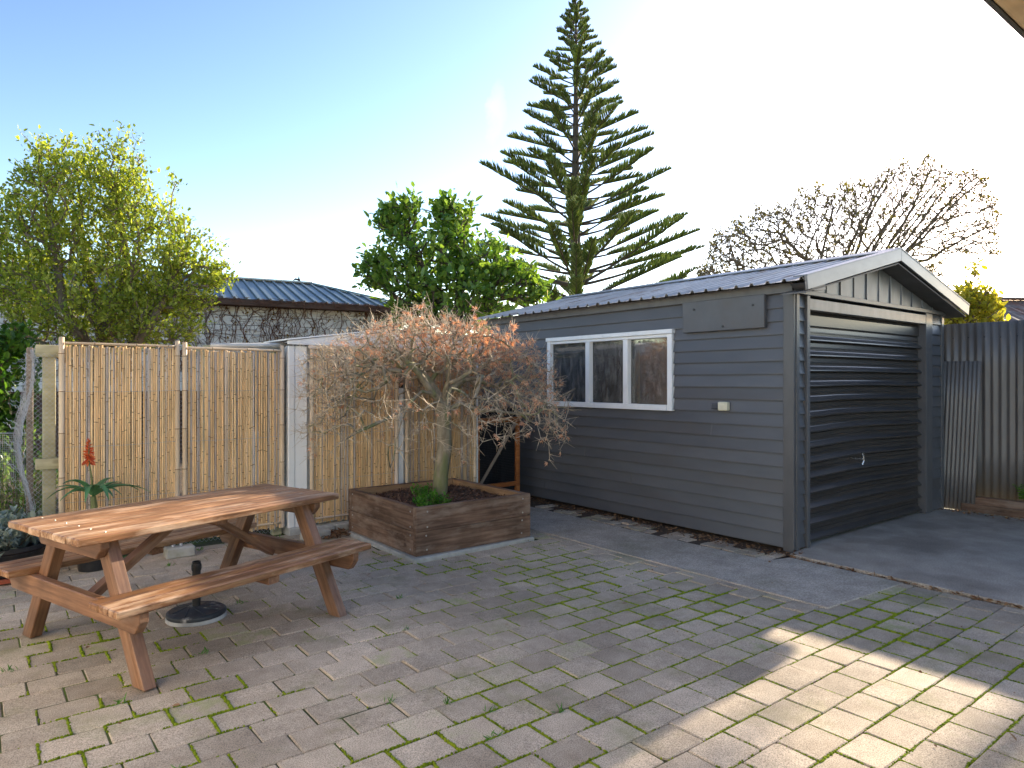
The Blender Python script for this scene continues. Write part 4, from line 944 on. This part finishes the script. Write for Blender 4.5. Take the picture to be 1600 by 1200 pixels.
for k in range(32): mb.tube([(-.35, 0, .42 + k * .018), (.27, 0, .42 + k * .018)], .0012, 3, False); mb.tube([(-.32 + k * .019, 0, .42), (-.32 + k * .019, 0, .98)], .0012, 3, False)
mb.build('wires', M['galv'], wp, world=False, kind='stuff'); MB().tube([(-.35, 0, .98), (.27, 0, .98)], .005, 6).tube([(.27, 0, -.03), (.27, 0, .98)], .006, 6).tube([(-.35, 0, -.03), (-.35, 0, .98)], .006, 6).build('frame', M['galv'], wp, world=False)

# ================================================================ TREES
def leafy_tree(name, label, limbs, attr, step, wood_, leaf_, cat='tree', group=None, wpath=.35, jit=.12, sag=.05):
    root = limbs[0][0]; P, par, cnt, tips = grow(limbs, attr, step, wpath, jit, sag)
    t = thing(name, label, cat, root, 0, group); o = np.array(root)
    obj('trunk', wood_mesh('trunk', P - o, par, cnt, **wood_), t)
    if leaf_:
        mat = leaf_.pop('mat'); v_, f_ = foliage(P - o, par, cnt, tips, **leaf_); obj('crown', mesh_np('crown', v_, f_, M[mat]), t)
    return t
def V3(p): return np.array(tuple(p))
def g0(p): q = V3(p); q[2] = -.04; return q
# tall olive-leaved tree on the left
Yt = 8.9; k = Yt / 1066.7
base = g0(at(165, 900, Yt))
limbs = [[base, V3(at(165, 600, Yt)), V3(at(160, 520, Yt))], [V3(at(165, 600, Yt)), V3(at(100, 480, Yt - .3)), V3(at(75, 330, Yt - .2))], [V3(at(160, 520, Yt)), V3(at(200, 430, Yt + .3)), V3(at(180, 280, Yt))],
         [V3(at(165, 600, Yt)), V3(at(240, 500, Yt - .2)), V3(at(290, 390, Yt))], [V3(at(165, 600, Yt)), V3(at(40, 520, Yt)), V3(at(10, 400, Yt))], [V3(at(160, 520, Yt)), V3(at(130, 380, Yt + .4)), V3(at(120, 250, Yt))]]
def blob(x, y, rx, ry, w, Y=Yt, dep=.9): return (V3(at(x, y, Y)), (rx * Y / 1066.7 * dep, rx * Y / 1066.7 * dep, ry * Y / 1066.7), w)
att = blob_points(2600, [blob(130, 470, 135, 85, 5), blob(110, 330, 95, 105, 5), blob(235, 400, 85, 95, 3.6), blob(295, 440, 52, 62, 1.8), blob(190, 290, 48, 75, 1.4), blob(30, 400, 65, 110, 2.6), blob(75, 265, 36, 40, .6), blob(235, 500, 95, 45, 2), blob(340, 432, 22, 22, .3)])
sp = att[rng.random(len(att)) < .10].copy(); sp[:, 2] += rng.uniform(.15, .5, len(sp)); att = np.concatenate([att, sp])
leafy_tree('olive_leaved_tree', 'tall loose tree with small yellow green leaves behind the leftmost bamboo screen', limbs, att, .11,
           dict(rmin=.0035, k=.0040, power=.5, mat=M['bark'], rmax=.06), dict(mat='leaf_left', per=12, maxcnt=5, size=.051, spread=.05, width=1.0, up=.35))
# broad-leaved tree in the middle
Yt = 12.6
base = g0(at(715, 900, Yt)); T0 = V3(at(715, 520, Yt))
limbs = [[base, T0], [T0, V3(at(660, 430, Yt)), V3(at(630, 350, Yt))], [T0, V3(at(720, 420, Yt)), V3(at(700, 340, Yt))], [T0, V3(at(780, 440, Yt)), V3(at(770, 385, Yt))], [T0, V3(at(610, 460, Yt - .4)), V3(at(575, 430, Yt - .4))]]
bl = lambda *a: blob(*a, Y=Yt)
att = blob_points(1150, [bl(665, 420, 88, 66, 5), bl(622, 348, 34, 40, 1.5), bl(605, 355, 28, 16, .5), bl(640, 322, 14, 16, .35), bl(712, 352, 40, 42, 1.7), bl(698, 322, 14, 14, .3), bl(755, 415, 52, 52, 2.4), bl(800, 440, 44, 30, 1.5), bl(835, 458, 26, 18, .6), bl(590, 420, 36, 34, 1.3), bl(700, 470, 120, 32, 2), bl(745, 492, 70, 26, 1.2), bl(650, 500, 40, 26, 1.2), bl(680, 325, 16, 14, .3)])
leafy_tree('broad_leaved_tree', 'dense glossy broad leaved tree behind the white shed', limbs, att, .2,
           dict(rmin=.008, k=.008, power=.5, mat=M['bark_dark'], rmax=.12), dict(mat='leaf_karaka', per=9, maxcnt=4, size=.108, spread=.08, sv=.5, width=1.05, up=.3))
# hedge shrub far left
Yt = 7.4; base = g0(at(-15, 900, Yt)); T0 = V3(at(-15, 720, Yt))
att = blob_points(420, [blob(0, 590, 60, 85, 4, Yt), blob(-60, 560, 70, 90, 3, Yt), blob(20, 680, 40, 60, 1.6, Yt), blob(25, 540, 26, 36, 1, Yt)])
leafy_tree('hedge_shrub', 'bright green leafy shrub at the left edge beyond the pen', [[base, T0], [T0, V3(at(10, 600, Yt))], [T0, V3(at(-60, 580, Yt))]], att, .12,
           dict(rmin=.004, k=.005, power=.5, mat=M['bark'], rmax=.05), dict(mat='leaf_hedge', per=10, maxcnt=5, size=.075, spread=.04, width=1.0, up=.2), 'shrub')
# wind-bent thin tree behind the garage
Yt = 13.6
base = g0(at(1345, 900, Yt)); T0 = V3(at(1345, 480, Yt))
limbs = [[base, T0], [T0, V3(at(1375, 405, Yt)), V3(at(1415, 345, Yt)), V3(at(1455, 265, Yt))], [V3(at(1375, 405, Yt)), V3(at(1440, 335, Yt)), V3(at(1500, 315, Yt))], [T0, V3(at(1320, 400, Yt + .3)), V3(at(1385, 275, Yt + .3))],
         [T0, V3(at(1280, 420, Yt)), V3(at(1300, 330, Yt)), V3(at(1340, 285, Yt))], [T0, V3(at(1220, 430, Yt - .3)), V3(at(1215, 330, Yt - .3))], [T0, V3(at(1160, 440, Yt)), V3(at(1140, 380, Yt))], [V3(at(1375, 405, Yt)), V3(at(1420, 400, Yt)), V3(at(1480, 395, Yt))]]
limbs.append([T0, V3(at(1270, 452, Yt)), V3(at(1190, 450, Yt)), V3(at(1120, 446, Yt))])
XO = [1085, 1110, 1150, 1200, 1250, 1300, 1350, 1400, 1450, 1490, 1530, 1565]; YO = [425, 385, 350, 322, 312, 290, 282, 268, 246, 268, 272, 320]
top = lambda x: float(np.interp(x, XO, YO))
for i in range(44):
    xb = 1105 + 300 * (i + rng.random()) / 44; lean = (xb - 1085) / 320; xt = xb + rng.uniform(0, 40) + 130 * lean ** 1.6; dy = rng.uniform(-.8, .8)
    yt = top(xt) + rng.uniform(-14, 55); limbs.append([V3(at(xb, 450, Yt + dy * .3)), V3(at(xb + (xt - xb) * .3, 450 + (yt - 450) * .42, Yt + dy * .7)), V3(at(xb + (xt - xb) * .65, 450 + (yt - 450) * .74, Yt + dy)), V3(at(xt, yt, Yt + dy))])
ax = rng.uniform(1090, 1562, 5200); ay = np.array([top(x) + 13 * math.sin(x * .071) * math.sin(x * .023 + 1) + 9 * math.sin(x * .19) for x in ax]); ay = ay + (438 - ay) * rng.random(5200) ** 1.35 + rng.normal(size=5200) * 5
keep = ~((ax > 1480) & (ay > 400)); att = np.array([V3(at(x, y, Yt + d)) for x, y, d in zip(ax[keep], ay[keep], rng.normal(size=keep.sum()) * .6)])
leafy_tree('wind_bent_tree', 'thin wind bent tree with sparse leaves behind the garage roof', limbs, att, .15,
           dict(rmin=.0060, k=.0022, power=.53, mat=M['bark'], rmax=.11), dict(mat='leaf_bare', per=2, maxcnt=1, size=.055, spread=.03, width=1.0, up=.2), wpath=.22, jit=.08, sag=.02)
# yellow-green bush beyond the fence
Yt = 10.6; base = g0(at(1515, 900, Yt)); T0 = V3(at(1515, 560, Yt))
att = blob_points(330, [blob(1515, 480, 42, 34, 4, Yt), blob(1485, 492, 24, 24, 1.4, Yt), blob(1545, 485, 20, 28, 1.2, Yt), blob(1520, 425, 10, 16, .22, Yt)])
leafy_tree('yellow_bush', 'sunlit yellow green bush between the garage roof and the rusty roof', [[base, T0], [T0, V3(at(1515, 480, Yt))]], att, .12,
           dict(rmin=.004, k=.005, power=.5, mat=M['bark'], rmax=.06), dict(mat='leaf_yellow', per=7, maxcnt=4, size=.085, spread=.05, width=1.0, up=.2), 'bush')
# two leafy trees beyond the fence, right of the picture: they shade the paving
for q, (c, lab) in enumerate((((26.0, 4.7, 12.0), 'tall leafy tree beyond the grey fence, right of the picture, nearer the garage'), ((25.8, 1.0, 11.9), 'tall leafy tree beyond the grey fence, farthest right of the picture'))):
    base = np.array((c[0], c[1], -.04)); T0 = np.array((c[0], c[1], 9.0))
    lu = c[0] + rng.uniform(-1.2, 1.2, 620)
    low = np.stack([lu, (rng.uniform(2.8, 6.2, 620) if q == 0 else rng.uniform(-.9, 2.8, 620)), (lu - 2.3) * .4185 + .15 + rng.uniform(0, 1.6, 620)], 1)
    att = np.concatenate([blob_points(420, [((c[0], c[1] - .25, c[2]), (1.5, 1.5, 2.0), 1)]), low])
    leafy_tree('shade_tree', lab, [[base, T0], [T0, np.array((c[0] + .6, c[1] + .9, 11.2))], [T0, np.array((c[0] - .6, c[1] - .9, 11.2))]], att, .28,
               dict(rmin=.009, k=.009, power=.5, mat=M['bark_dark'], rmax=.17), dict(mat='leaf_karaka', per=8, maxcnt=4, size=.20, spread=.11, width=1.1, up=.1), group='trees beyond the grey fence')
# tall whorled pine
Yp = 30.; pb = at(900, 900, Yp); pine = thing('norfolk_pine', 'very tall symmetrical pine with whorled branches behind the garage', 'pine tree', (pb.x, pb.y, -.05))
HT = 18.6; mb = MB(); mb.tube([(0, 0, 0), (.02, 0, 5), (-.03, 0, 10), (.02, .02, 15), (0, 0, HT)], [.34, .26, .18, .085, .015], 10); mb.build('trunk', M['bark_dark'], pine, smooth=True, world=False)
bP0, bP1, bR0, bR1 = [], [], [], []; nP0, nP1, nW = [], [], []
h = 3.4; wi = 0
while h < HT - .25:
    f_ = min(1.0, (HT + .1 - h) / (HT - 4.6)); L0 = 5.9 * f_ ** .95 * (1 + .08 * math.sin(h * 2.3)); nb_ = 6 if f_ > .3 else 5; ph = rng.uniform(0, 6.28)
    for j in range(nb_):
        a = ph + j * 2 * math.pi / nb_ + rng.normal() * .13; L = L0 * rng.uniform(.78, 1.08); dirh = np.array((math.cos(a), math.sin(a), 0)); el = R(rng.uniform(13, 21)); N_ = 7; prev = None
        pts = []
        for k_ in range(N_ + 1):
            t = k_ / N_; pts.append(dirh * L * t * math.cos(el) + np.array((0, 0, h + L * (math.sin(el) * .55 * t + math.sin(el) * .75 * t * t - .35 * math.sin(el) * t ** 3) - .05)))
        for k_ in range(N_): bP0.append(pts[k_]); bP1.append(pts[k_ + 1]); r_ = .010 + .011 * L; bR0.append(r_ * (1 - k_ / N_) + .006); bR1.append(r_ * (1 - (k_ + 1) / N_) + .006)
        start = .38 if f_ > .55 else (.30 if f_ > .25 else .12)
        nl_ = int(10 + 13 * L); side = np.array((-math.sin(a), math.cos(a), 0))
        for q in range(nl_):
            t = start + (1 - start) * (q + rng.random()) / nl_; x = t * N_; i0 = min(int(x), N_ - 1); p = pts[i0] + (pts[i0 + 1] - pts[i0]) * (x - i0); ax = pts[i0 + 1] - pts[i0]; ax /= np.linalg.norm(ax)
            ll = (.145 + .37 * min(1, L / 3.5)) * min(1, (1.03 - t) * 4.2 + .22) * min(1, .5 + (t - start) * 4) * rng.uniform(.8, 1.15)
            for s in (-1, 1):
                d = ax * .62 + side * s * rng.uniform(.45, .75) + np.array((0, 0, rng.uniform(.25, .62))); d /= np.linalg.norm(d)
                m_ = p + d * ll * .55; e2 = d + np.array((0, 0, .35)); e2 /= np.linalg.norm(e2)
                nP0 += [p, m_]; nP1 += [m_, m_ + e2 * ll * .45]; nW += [(.011, .026), (.026, .005)]
    h += (.56 if f_ > .5 else .48) * rng.uniform(.85, 1.15) * (.55 + .45 * min(1, f_ * 2)); wi += 1
A_ = np.array
v_, f_ = tubes(A_(bP0), A_(bP1), A_(bR0), A_(bR1), A_(bP1) - A_(bP0), A_(bP1) - A_(bP0), 5); obj('branches', mesh_np('branches', v_, f_, M['bark_dark'], True), pine)
nW = A_(nW); v_, f_ = tubes(A_(nP0), A_(nP1), nW[:, 0], nW[:, 1], A_(nP1) - A_(nP0), A_(nP1) - A_(nP0), 4); obj('crown', mesh_np('crown', v_, f_, M['pine_needle'], True), pine)
hh = rng.uniform(HT - 3.2, HT - .4, 26); mbc = MB()
for i, z in enumerate(hh):
    a = rng.uniform(0, 6.28); r = rng.uniform(.3, 1.0) * (HT - z) * .28 + .1; mbc.lathe([(0, z - .09), (.05, z - .06), (.07, z), (.05, z + .06), (0, z + .09)], 8, (r * math.cos(a), r * math.sin(a)))
mbc.build('cones', M['bark_dark'], pine, world=False, kind='stuff')

# ================================================================ HOUSES BEHIND
q1, q2 = at(337, 472, 14.0), at(625, 486, 15.8); yaw = math.atan2(q2.y - q1.y, q2.x - q1.x)
hs = thing('vine_covered_house', 'single storey house with dark blue ribbed roof and white block wall under bare vines', 'house', (q1.x, q1.y, 0), yaw)
hz = 3.05; hx0, hx1 = -8.0, (q2 - q1).length + .35
MB().box(hx0, hx1 - .25, .45, 6, -.05, hz).build('wall', M['gutter'], hs, world=False)
blk = MB().box(-.197, .197, -.05, .05, -.096, .096).mesh('block', M['wallblock'], bevel=.006)
for r in range(9):
    z = hz - .10 - r * .2
    for k in range(22):
        x = -4.3 + k * .4 + (r % 2) * .2
        if x < hx1 - .45: obj('block', blk, hs, (x, .40, z))
board('gutter', 'gutter', hs, (hx1 - hx0, .12, .13), ((hx0 + hx1) / 2, .06, hz + .06)); board('eave_soffit', 'gutter', hs, (hx1 - hx0 - .02, .30, .03), ((hx0 + hx1) / 2, .27, hz + .02))
rz, ry = hz + .95, 3.1
rf_ = obj('roof', MB().add([(hx0, 0, hz + .12), (hx1, 0, hz + .12), (hx1 - 1.75, ry, rz), (hx0, ry, rz), (hx1, 2 * ry, hz + .12), (hx0, 2 * ry, hz + .12), (hx0, 0, hz + .1), (hx1, 0, hz + .1), (hx1, 2 * ry, hz + .1), (hx0, 2 * ry, hz + .1)],
    [(0, 1, 2, 3), (1, 4, 2), (4, 5, 3, 2), (0, 3, 5), (6, 9, 8, 7), (0, 6, 7, 1), (1, 7, 8, 4), (4, 8, 9, 5), (5, 9, 6, 0)]).mesh('roof', M['bluesteel']), hs)
rb = MB()
for k in range(60):
    x = hx1 - .15 - k * .235
    if x < -4.5: break
    t = 1. if x < hx1 - 1.75 else (hx1 - x) / 1.75
    p0, p1 = (x, -.01, hz + .135), (x, ry * t, hz + .135 + .83 * t); beam('roof_rib', 'bluesteel', rf_, p0, p1, .05, .045, bevel=.008)
beam('ridge_cap', 'zinc', rf_, (hx0, ry, rz + .03), (hx1 - 1.75, ry, rz + .03), .22, .04); beam('hip_cap', 'bluesteel', rf_, (hx1 - 1.75, ry, rz + .025), (hx1, 0, hz + .15), .18, .04)
mb = MB()
for i in range(150):
    x = rng.uniform(-4.2, hx1 - .5); z = rng.uniform(1.2, 2.2); pts = [(x, .335, z)]
    while z < hz + .02: x += rng.normal() * .05; z += rng.uniform(.05, .14); pts.append((x, .335 + rng.normal() * .008, min(z, hz + .05)))
    mb.tube(pts, rng.uniform(.004, .010), 3, False)
    for _ in range(3):
        p = pts[rng.integers(len(pts))]; mb.tube([p, (p[0] + rng.normal() * .16, .33, p[2] + rng.normal() * .10), (p[0] + rng.normal() * .26, .33, p[2] + rng.normal() * .16)], .0035, 3, False)
for i in range(240):
    x = rng.uniform(-4.3, hx1 - .3); mb.tube([(x, rng.uniform(-.02, .0), hz + rng.uniform(-.04, .10)), (x + rng.normal() * .1, -.03, hz + rng.uniform(.02, .15)), (x + rng.normal() * .2, -.02, hz + rng.uniform(.08, .17))], .005, 3, False)
mb.build('vines', M['vine'], hs, world=False, kind='stuff')
n = 900; pos = np.stack([rng.uniform(-4.3, hx1 - .5, n), np.full(n, .325), rng.uniform(1.6, hz, n)], 1); v_, f_ = leaves(pos, rng.normal(size=(n, 3)), rng.uniform(.03, .07, n), 1.1); obj('vine_leaves', mesh_np('vine_leaves', v_, f_, M['leaf_vine']), hs, kind='stuff')
# pale house glimpsed through the left tree
p_ = at(20, 430, 21); h2 = thing('pale_house', 'pale pink house glimpsed through the tall tree at the left edge', 'house', (p_.x, p_.y, 0), R(-8))
MB().box(-6, 1.4, 0, 6, -.05, 4.2).build('wall', M['pinkwall'], h2, world=False)
MB().prism([(-6.3, 4.2), (1.7, 4.2), (-2.3, 5.4)], 'y', -.3, 6.3).build('roof', M['rust'], h2, world=False)
for x in (-1.2, .4): 
    w_ = MB().box(x - .45, x + .45, -.04, -.005, 2.9, 3.9).build('window', M['white'], h2, world=False); obj('pane', MB().box(x - .38, x + .38, -.05, -.042, 2.97, 3.83).mesh('pane', M['black']), w_)
# rusty roofed shed beyond the fence on the right
p_ = at(1600, 470, 15.5); rs = thing('rusty_shed', 'neighbouring shed with rusty corrugated roof at the right edge', 'shed', (p_.x, p_.y, 0), R(-38 + 6))
MB().box(-.6, 5, 0, 4, -.05, 2.45).build('wall', M['pinkwall'], rs, world=False)
N_ = 90; vs = []
for i in range(N_ + 1):
    x = -.9 + 6.2 * i / N_
    for t in (0, .5, 1): vs.append((x, -.3 + 2.4 * t, 2.4 + 1.15 * t + .022 * math.sin(x * 2 * math.pi / .18)))
me = bpy.data.meshes.new('roof_slope'); me.from_pydata(vs, [], [(i * 3 + j, i * 3 + 3 + j, i * 3 + 4 + j, i * 3 + 1 + j) for i in range(N_) for j in range(2)]); me.materials.append(M['rust']); me.update()
o = obj('roof_slope', me, rs); sd = o.modifiers.new('t', 'SOLIDIFY'); sd.thickness = .004
MB().prism([(2.1, 3.56), (4.4, 2.45), (4.4, 2.40), (2.1, 3.50)], 'x', -.9, 5.3).build('rear_slope', M['rust'], rs, world=False)
beam('ridge_cap', 'rust', rs, (-.92, 2.1, 3.60), (5.3, 2.1, 3.60), .3, .04)

# ================================================================ VERANDAH EAVE OVER THE CAMERA
ev = thing('verandah_eave', 'knotty pine boards under the verandah eave at the top right corner', 'eave', (1.2, .35, 2.4))
for k in range(5): board('soffit_board', 'eave_pine', ev, (7.9, .138, .02), (1.25, .186 - k * .14, .011))
board('fascia', 'charcoal_trim', ev, (7.9, .012, .05), (1.25, .263, .022)); board('roof_edge', 'roof', ev, (8.0, .85, .02), (1.25, -.15, .06))
for x in (-1.8, .2, 2.2, 4.6): board('rafter', 'pine', ev, (.68, .045, .028), (x, -.09, .035), (0, 0, R(90)))
MB().box(6.2, 6.29, -.2, -.11, -.04, 2.4).build('post', M['pine'], ev, .004); MB().box(3.9, 3.99, -.3, -.21, -.04, 2.4).build('post', M['pine'], ev, .004)

# unseen white wing added left of the camera to bounce sunlight into the yard
hw = thing('bounce_wing', 'unseen white weatherboard wing added on the left to bounce sunlight', 'house', (-1.7, 1.5, 0))
for i in range(22):
    z = .25 + i * .14
    for a, b in (((-2.5, 5.2),) if not 1.0 < z < 2.1 else ((-2.5, .6), (2.4, 5.2))):
        MB().prism([(-1.7, z), (-1.674, z), (-1.68, z + .15), (-1.7, z + .15)], 'y', a, b).build('weatherboard', M['white'], hw)
MB().box(-1.82, -1.701, -2.5, 5.2, .0, 3.34).build('wall', M['white'], hw); MB().box(-1.8, -1.66, -2.52, 5.22, -.08, .245).build('foundation', M['block'], hw)
MB().prism([(-1.6, 3.34), (-1.6, 3.44), (-5.2, 4.6), (-5.2, 4.5)], 'y', -2.7, 5.5).build('roof', M['ridge'], hw)
MB().box(-6, -5.9, -2.5, 5.2, -.05, 3.4).build('rear_wall', M['white'], hw); MB().box(-5.9, -1.82, 5.08, 5.2, -.05, 3.05).build('end_wall', M['white'], hw); MB().box(-5.9, -1.82, -2.5, -2.38, -.05, 3.05).build('end_wall', M['white'], hw)
wf = MB().box(-1.7, -1.655, .6, .68, 1.06, 2.12).box(-1.7, -1.655, 2.32, 2.4, 1.06, 2.12).box(-1.7, -1.655, .682, 2.318, 1.06, 1.13).box(-1.7, -1.655, .682, 2.318, 2.05, 2.12).box(-1.7, -1.66, 1.47, 1.53, 1.131, 2.049).build('window', M['white'], hw)
for a, b in ((.682, 1.468), (1.532, 2.318)): obj('pane', MB().box(.018, .024, a - 1.5, b - 1.5, 1.131, 2.049).mesh('pane', M['glass']), wf)

# ================================================================ SMALL LOOSE THINGS
def litter(name, pts, size, mat, kind='stuff', parent=None):
    pts = np.asarray(pts); v_, f_ = leaves(pts, rng.normal(size=pts.shape) * (1, 1, .15), size, .9, roll=np.array([0, 0, 1.])); o = obj(name, mesh_np(name, v_, f_, M[mat]), parent); o['kind'] = kind; return o
n = 900; a = rng.uniform(3.12, 7.0, n); lit = np.stack([5.40 - np.abs(rng.normal(size=n)) * .11, a, rng.uniform(.0, .018, n)], 1)
lit = lit[(lit[:, 0] > 5.0)]; extra = np.stack([rng.uniform(5.25, 5.5, 120), rng.uniform(2.98, 3.09, 120), rng.uniform(.004, .02, 120)], 1)
bm_ = np.stack([rng.uniform(2.45, 2.78, 420), rng.uniform(5.98, 6.3, 420), rng.uniform(.002, .03, 420)], 1)
rr_ = np.stack([8.56 - np.abs(rng.normal(size=260)) * .10, rng.uniform(1.6, 3.08, 260), rng.uniform(.02, .03, 260)], 1)
gp = np.stack([rng.uniform(5.246, 5.262, 500), rng.uniform(.6, 3.0, 500), rng.uniform(-.02, .012, 500)], 1)
o = litter('leaf_litter', np.concatenate([lit, extra, bm_, rr_, gp]), rng.uniform(.012, .045, len(lit) + 120 + 420 + 260 + 500), 'litter'); tag(o, 'brown leaf litter gathered along the foot of the garage wall', 'leaf litter')
sc2 = np.stack([rng.uniform(-.3, 5.2, 330), rng.uniform(.6, 6.2, 330), np.full(330, .006)], 1)
o = litter('scattered_debris', sc2, np.where(rng.random(330) < .12, rng.uniform(.02, .04, 330), rng.uniform(.004, .012, 330)), 'litter'); tag(o, 'small dry leaves and crumbs scattered over the pavers', 'debris')
# grass tufts and weeds in the joints on the left
gv = []
for i in range(46):
    r_ = rng.integers(4, 34); c = np.array((rng.uniform(-.2, 2.4), .06 + r_ * PV + rng.normal() * .004, -.004))
    if i > 34: c = np.array((rng.uniform(.6, 2.4), rng.uniform(6.2, 6.38), 0))
    for k in range(rng.integers(6, 16)): gv.append(c + rng.normal(size=3) * (.018, .008, 0))
gv = np.array(gv); v_, f_ = leaves(gv, rng.normal(size=gv.shape) * (.6, .6, .2) + np.array((0, 0, .7)), rng.uniform(.014, .045, len(gv)), .28)
o = obj('weeds', mesh_np('weeds', v_, f_, M['leaf_green'])); tag(o, 'small green weeds sprouting from the paver joints', 'weeds', kind='stuff')
bd = at(467, 437, 24); bt = thing('bird', 'small dark bird flying above the blue roofed house', 'bird', bd, R(30))
MB().lathe([(0, -.10), (.022, -.07), (.034, -.01), (.03, .04), (.02, .07), (.022, .09), (.012, .115), (0, .135)], 10).build('body', M['bird'], bt, smooth=True, world=False)
for s in (-1, 1): MB().add([(s * .02, .0, .03), (s * .02, .0, -.04), (s * .12, .02, -.03), (s * .22, .10, -.06), (s * .13, .05, .04), (s * .02, .012, .03), (s * .12, .03, -.03)], [(0, 1, 2, 4), (4, 2, 3), (5, 4, 6, 1), (4, 3, 6)]).build('wing', M['bird'], bt, world=False)
MB().add([(-.012, 0, -.09), (.012, 0, -.09), (.03, .005, -.17), (-.03, .005, -.17), (0, .012, -.1)], [(0, 1, 2, 3), (0, 4, 1), (1, 4, 2), (4, 3, 2), (0, 3, 4)]).build('tail', M['bird'], bt, world=False)
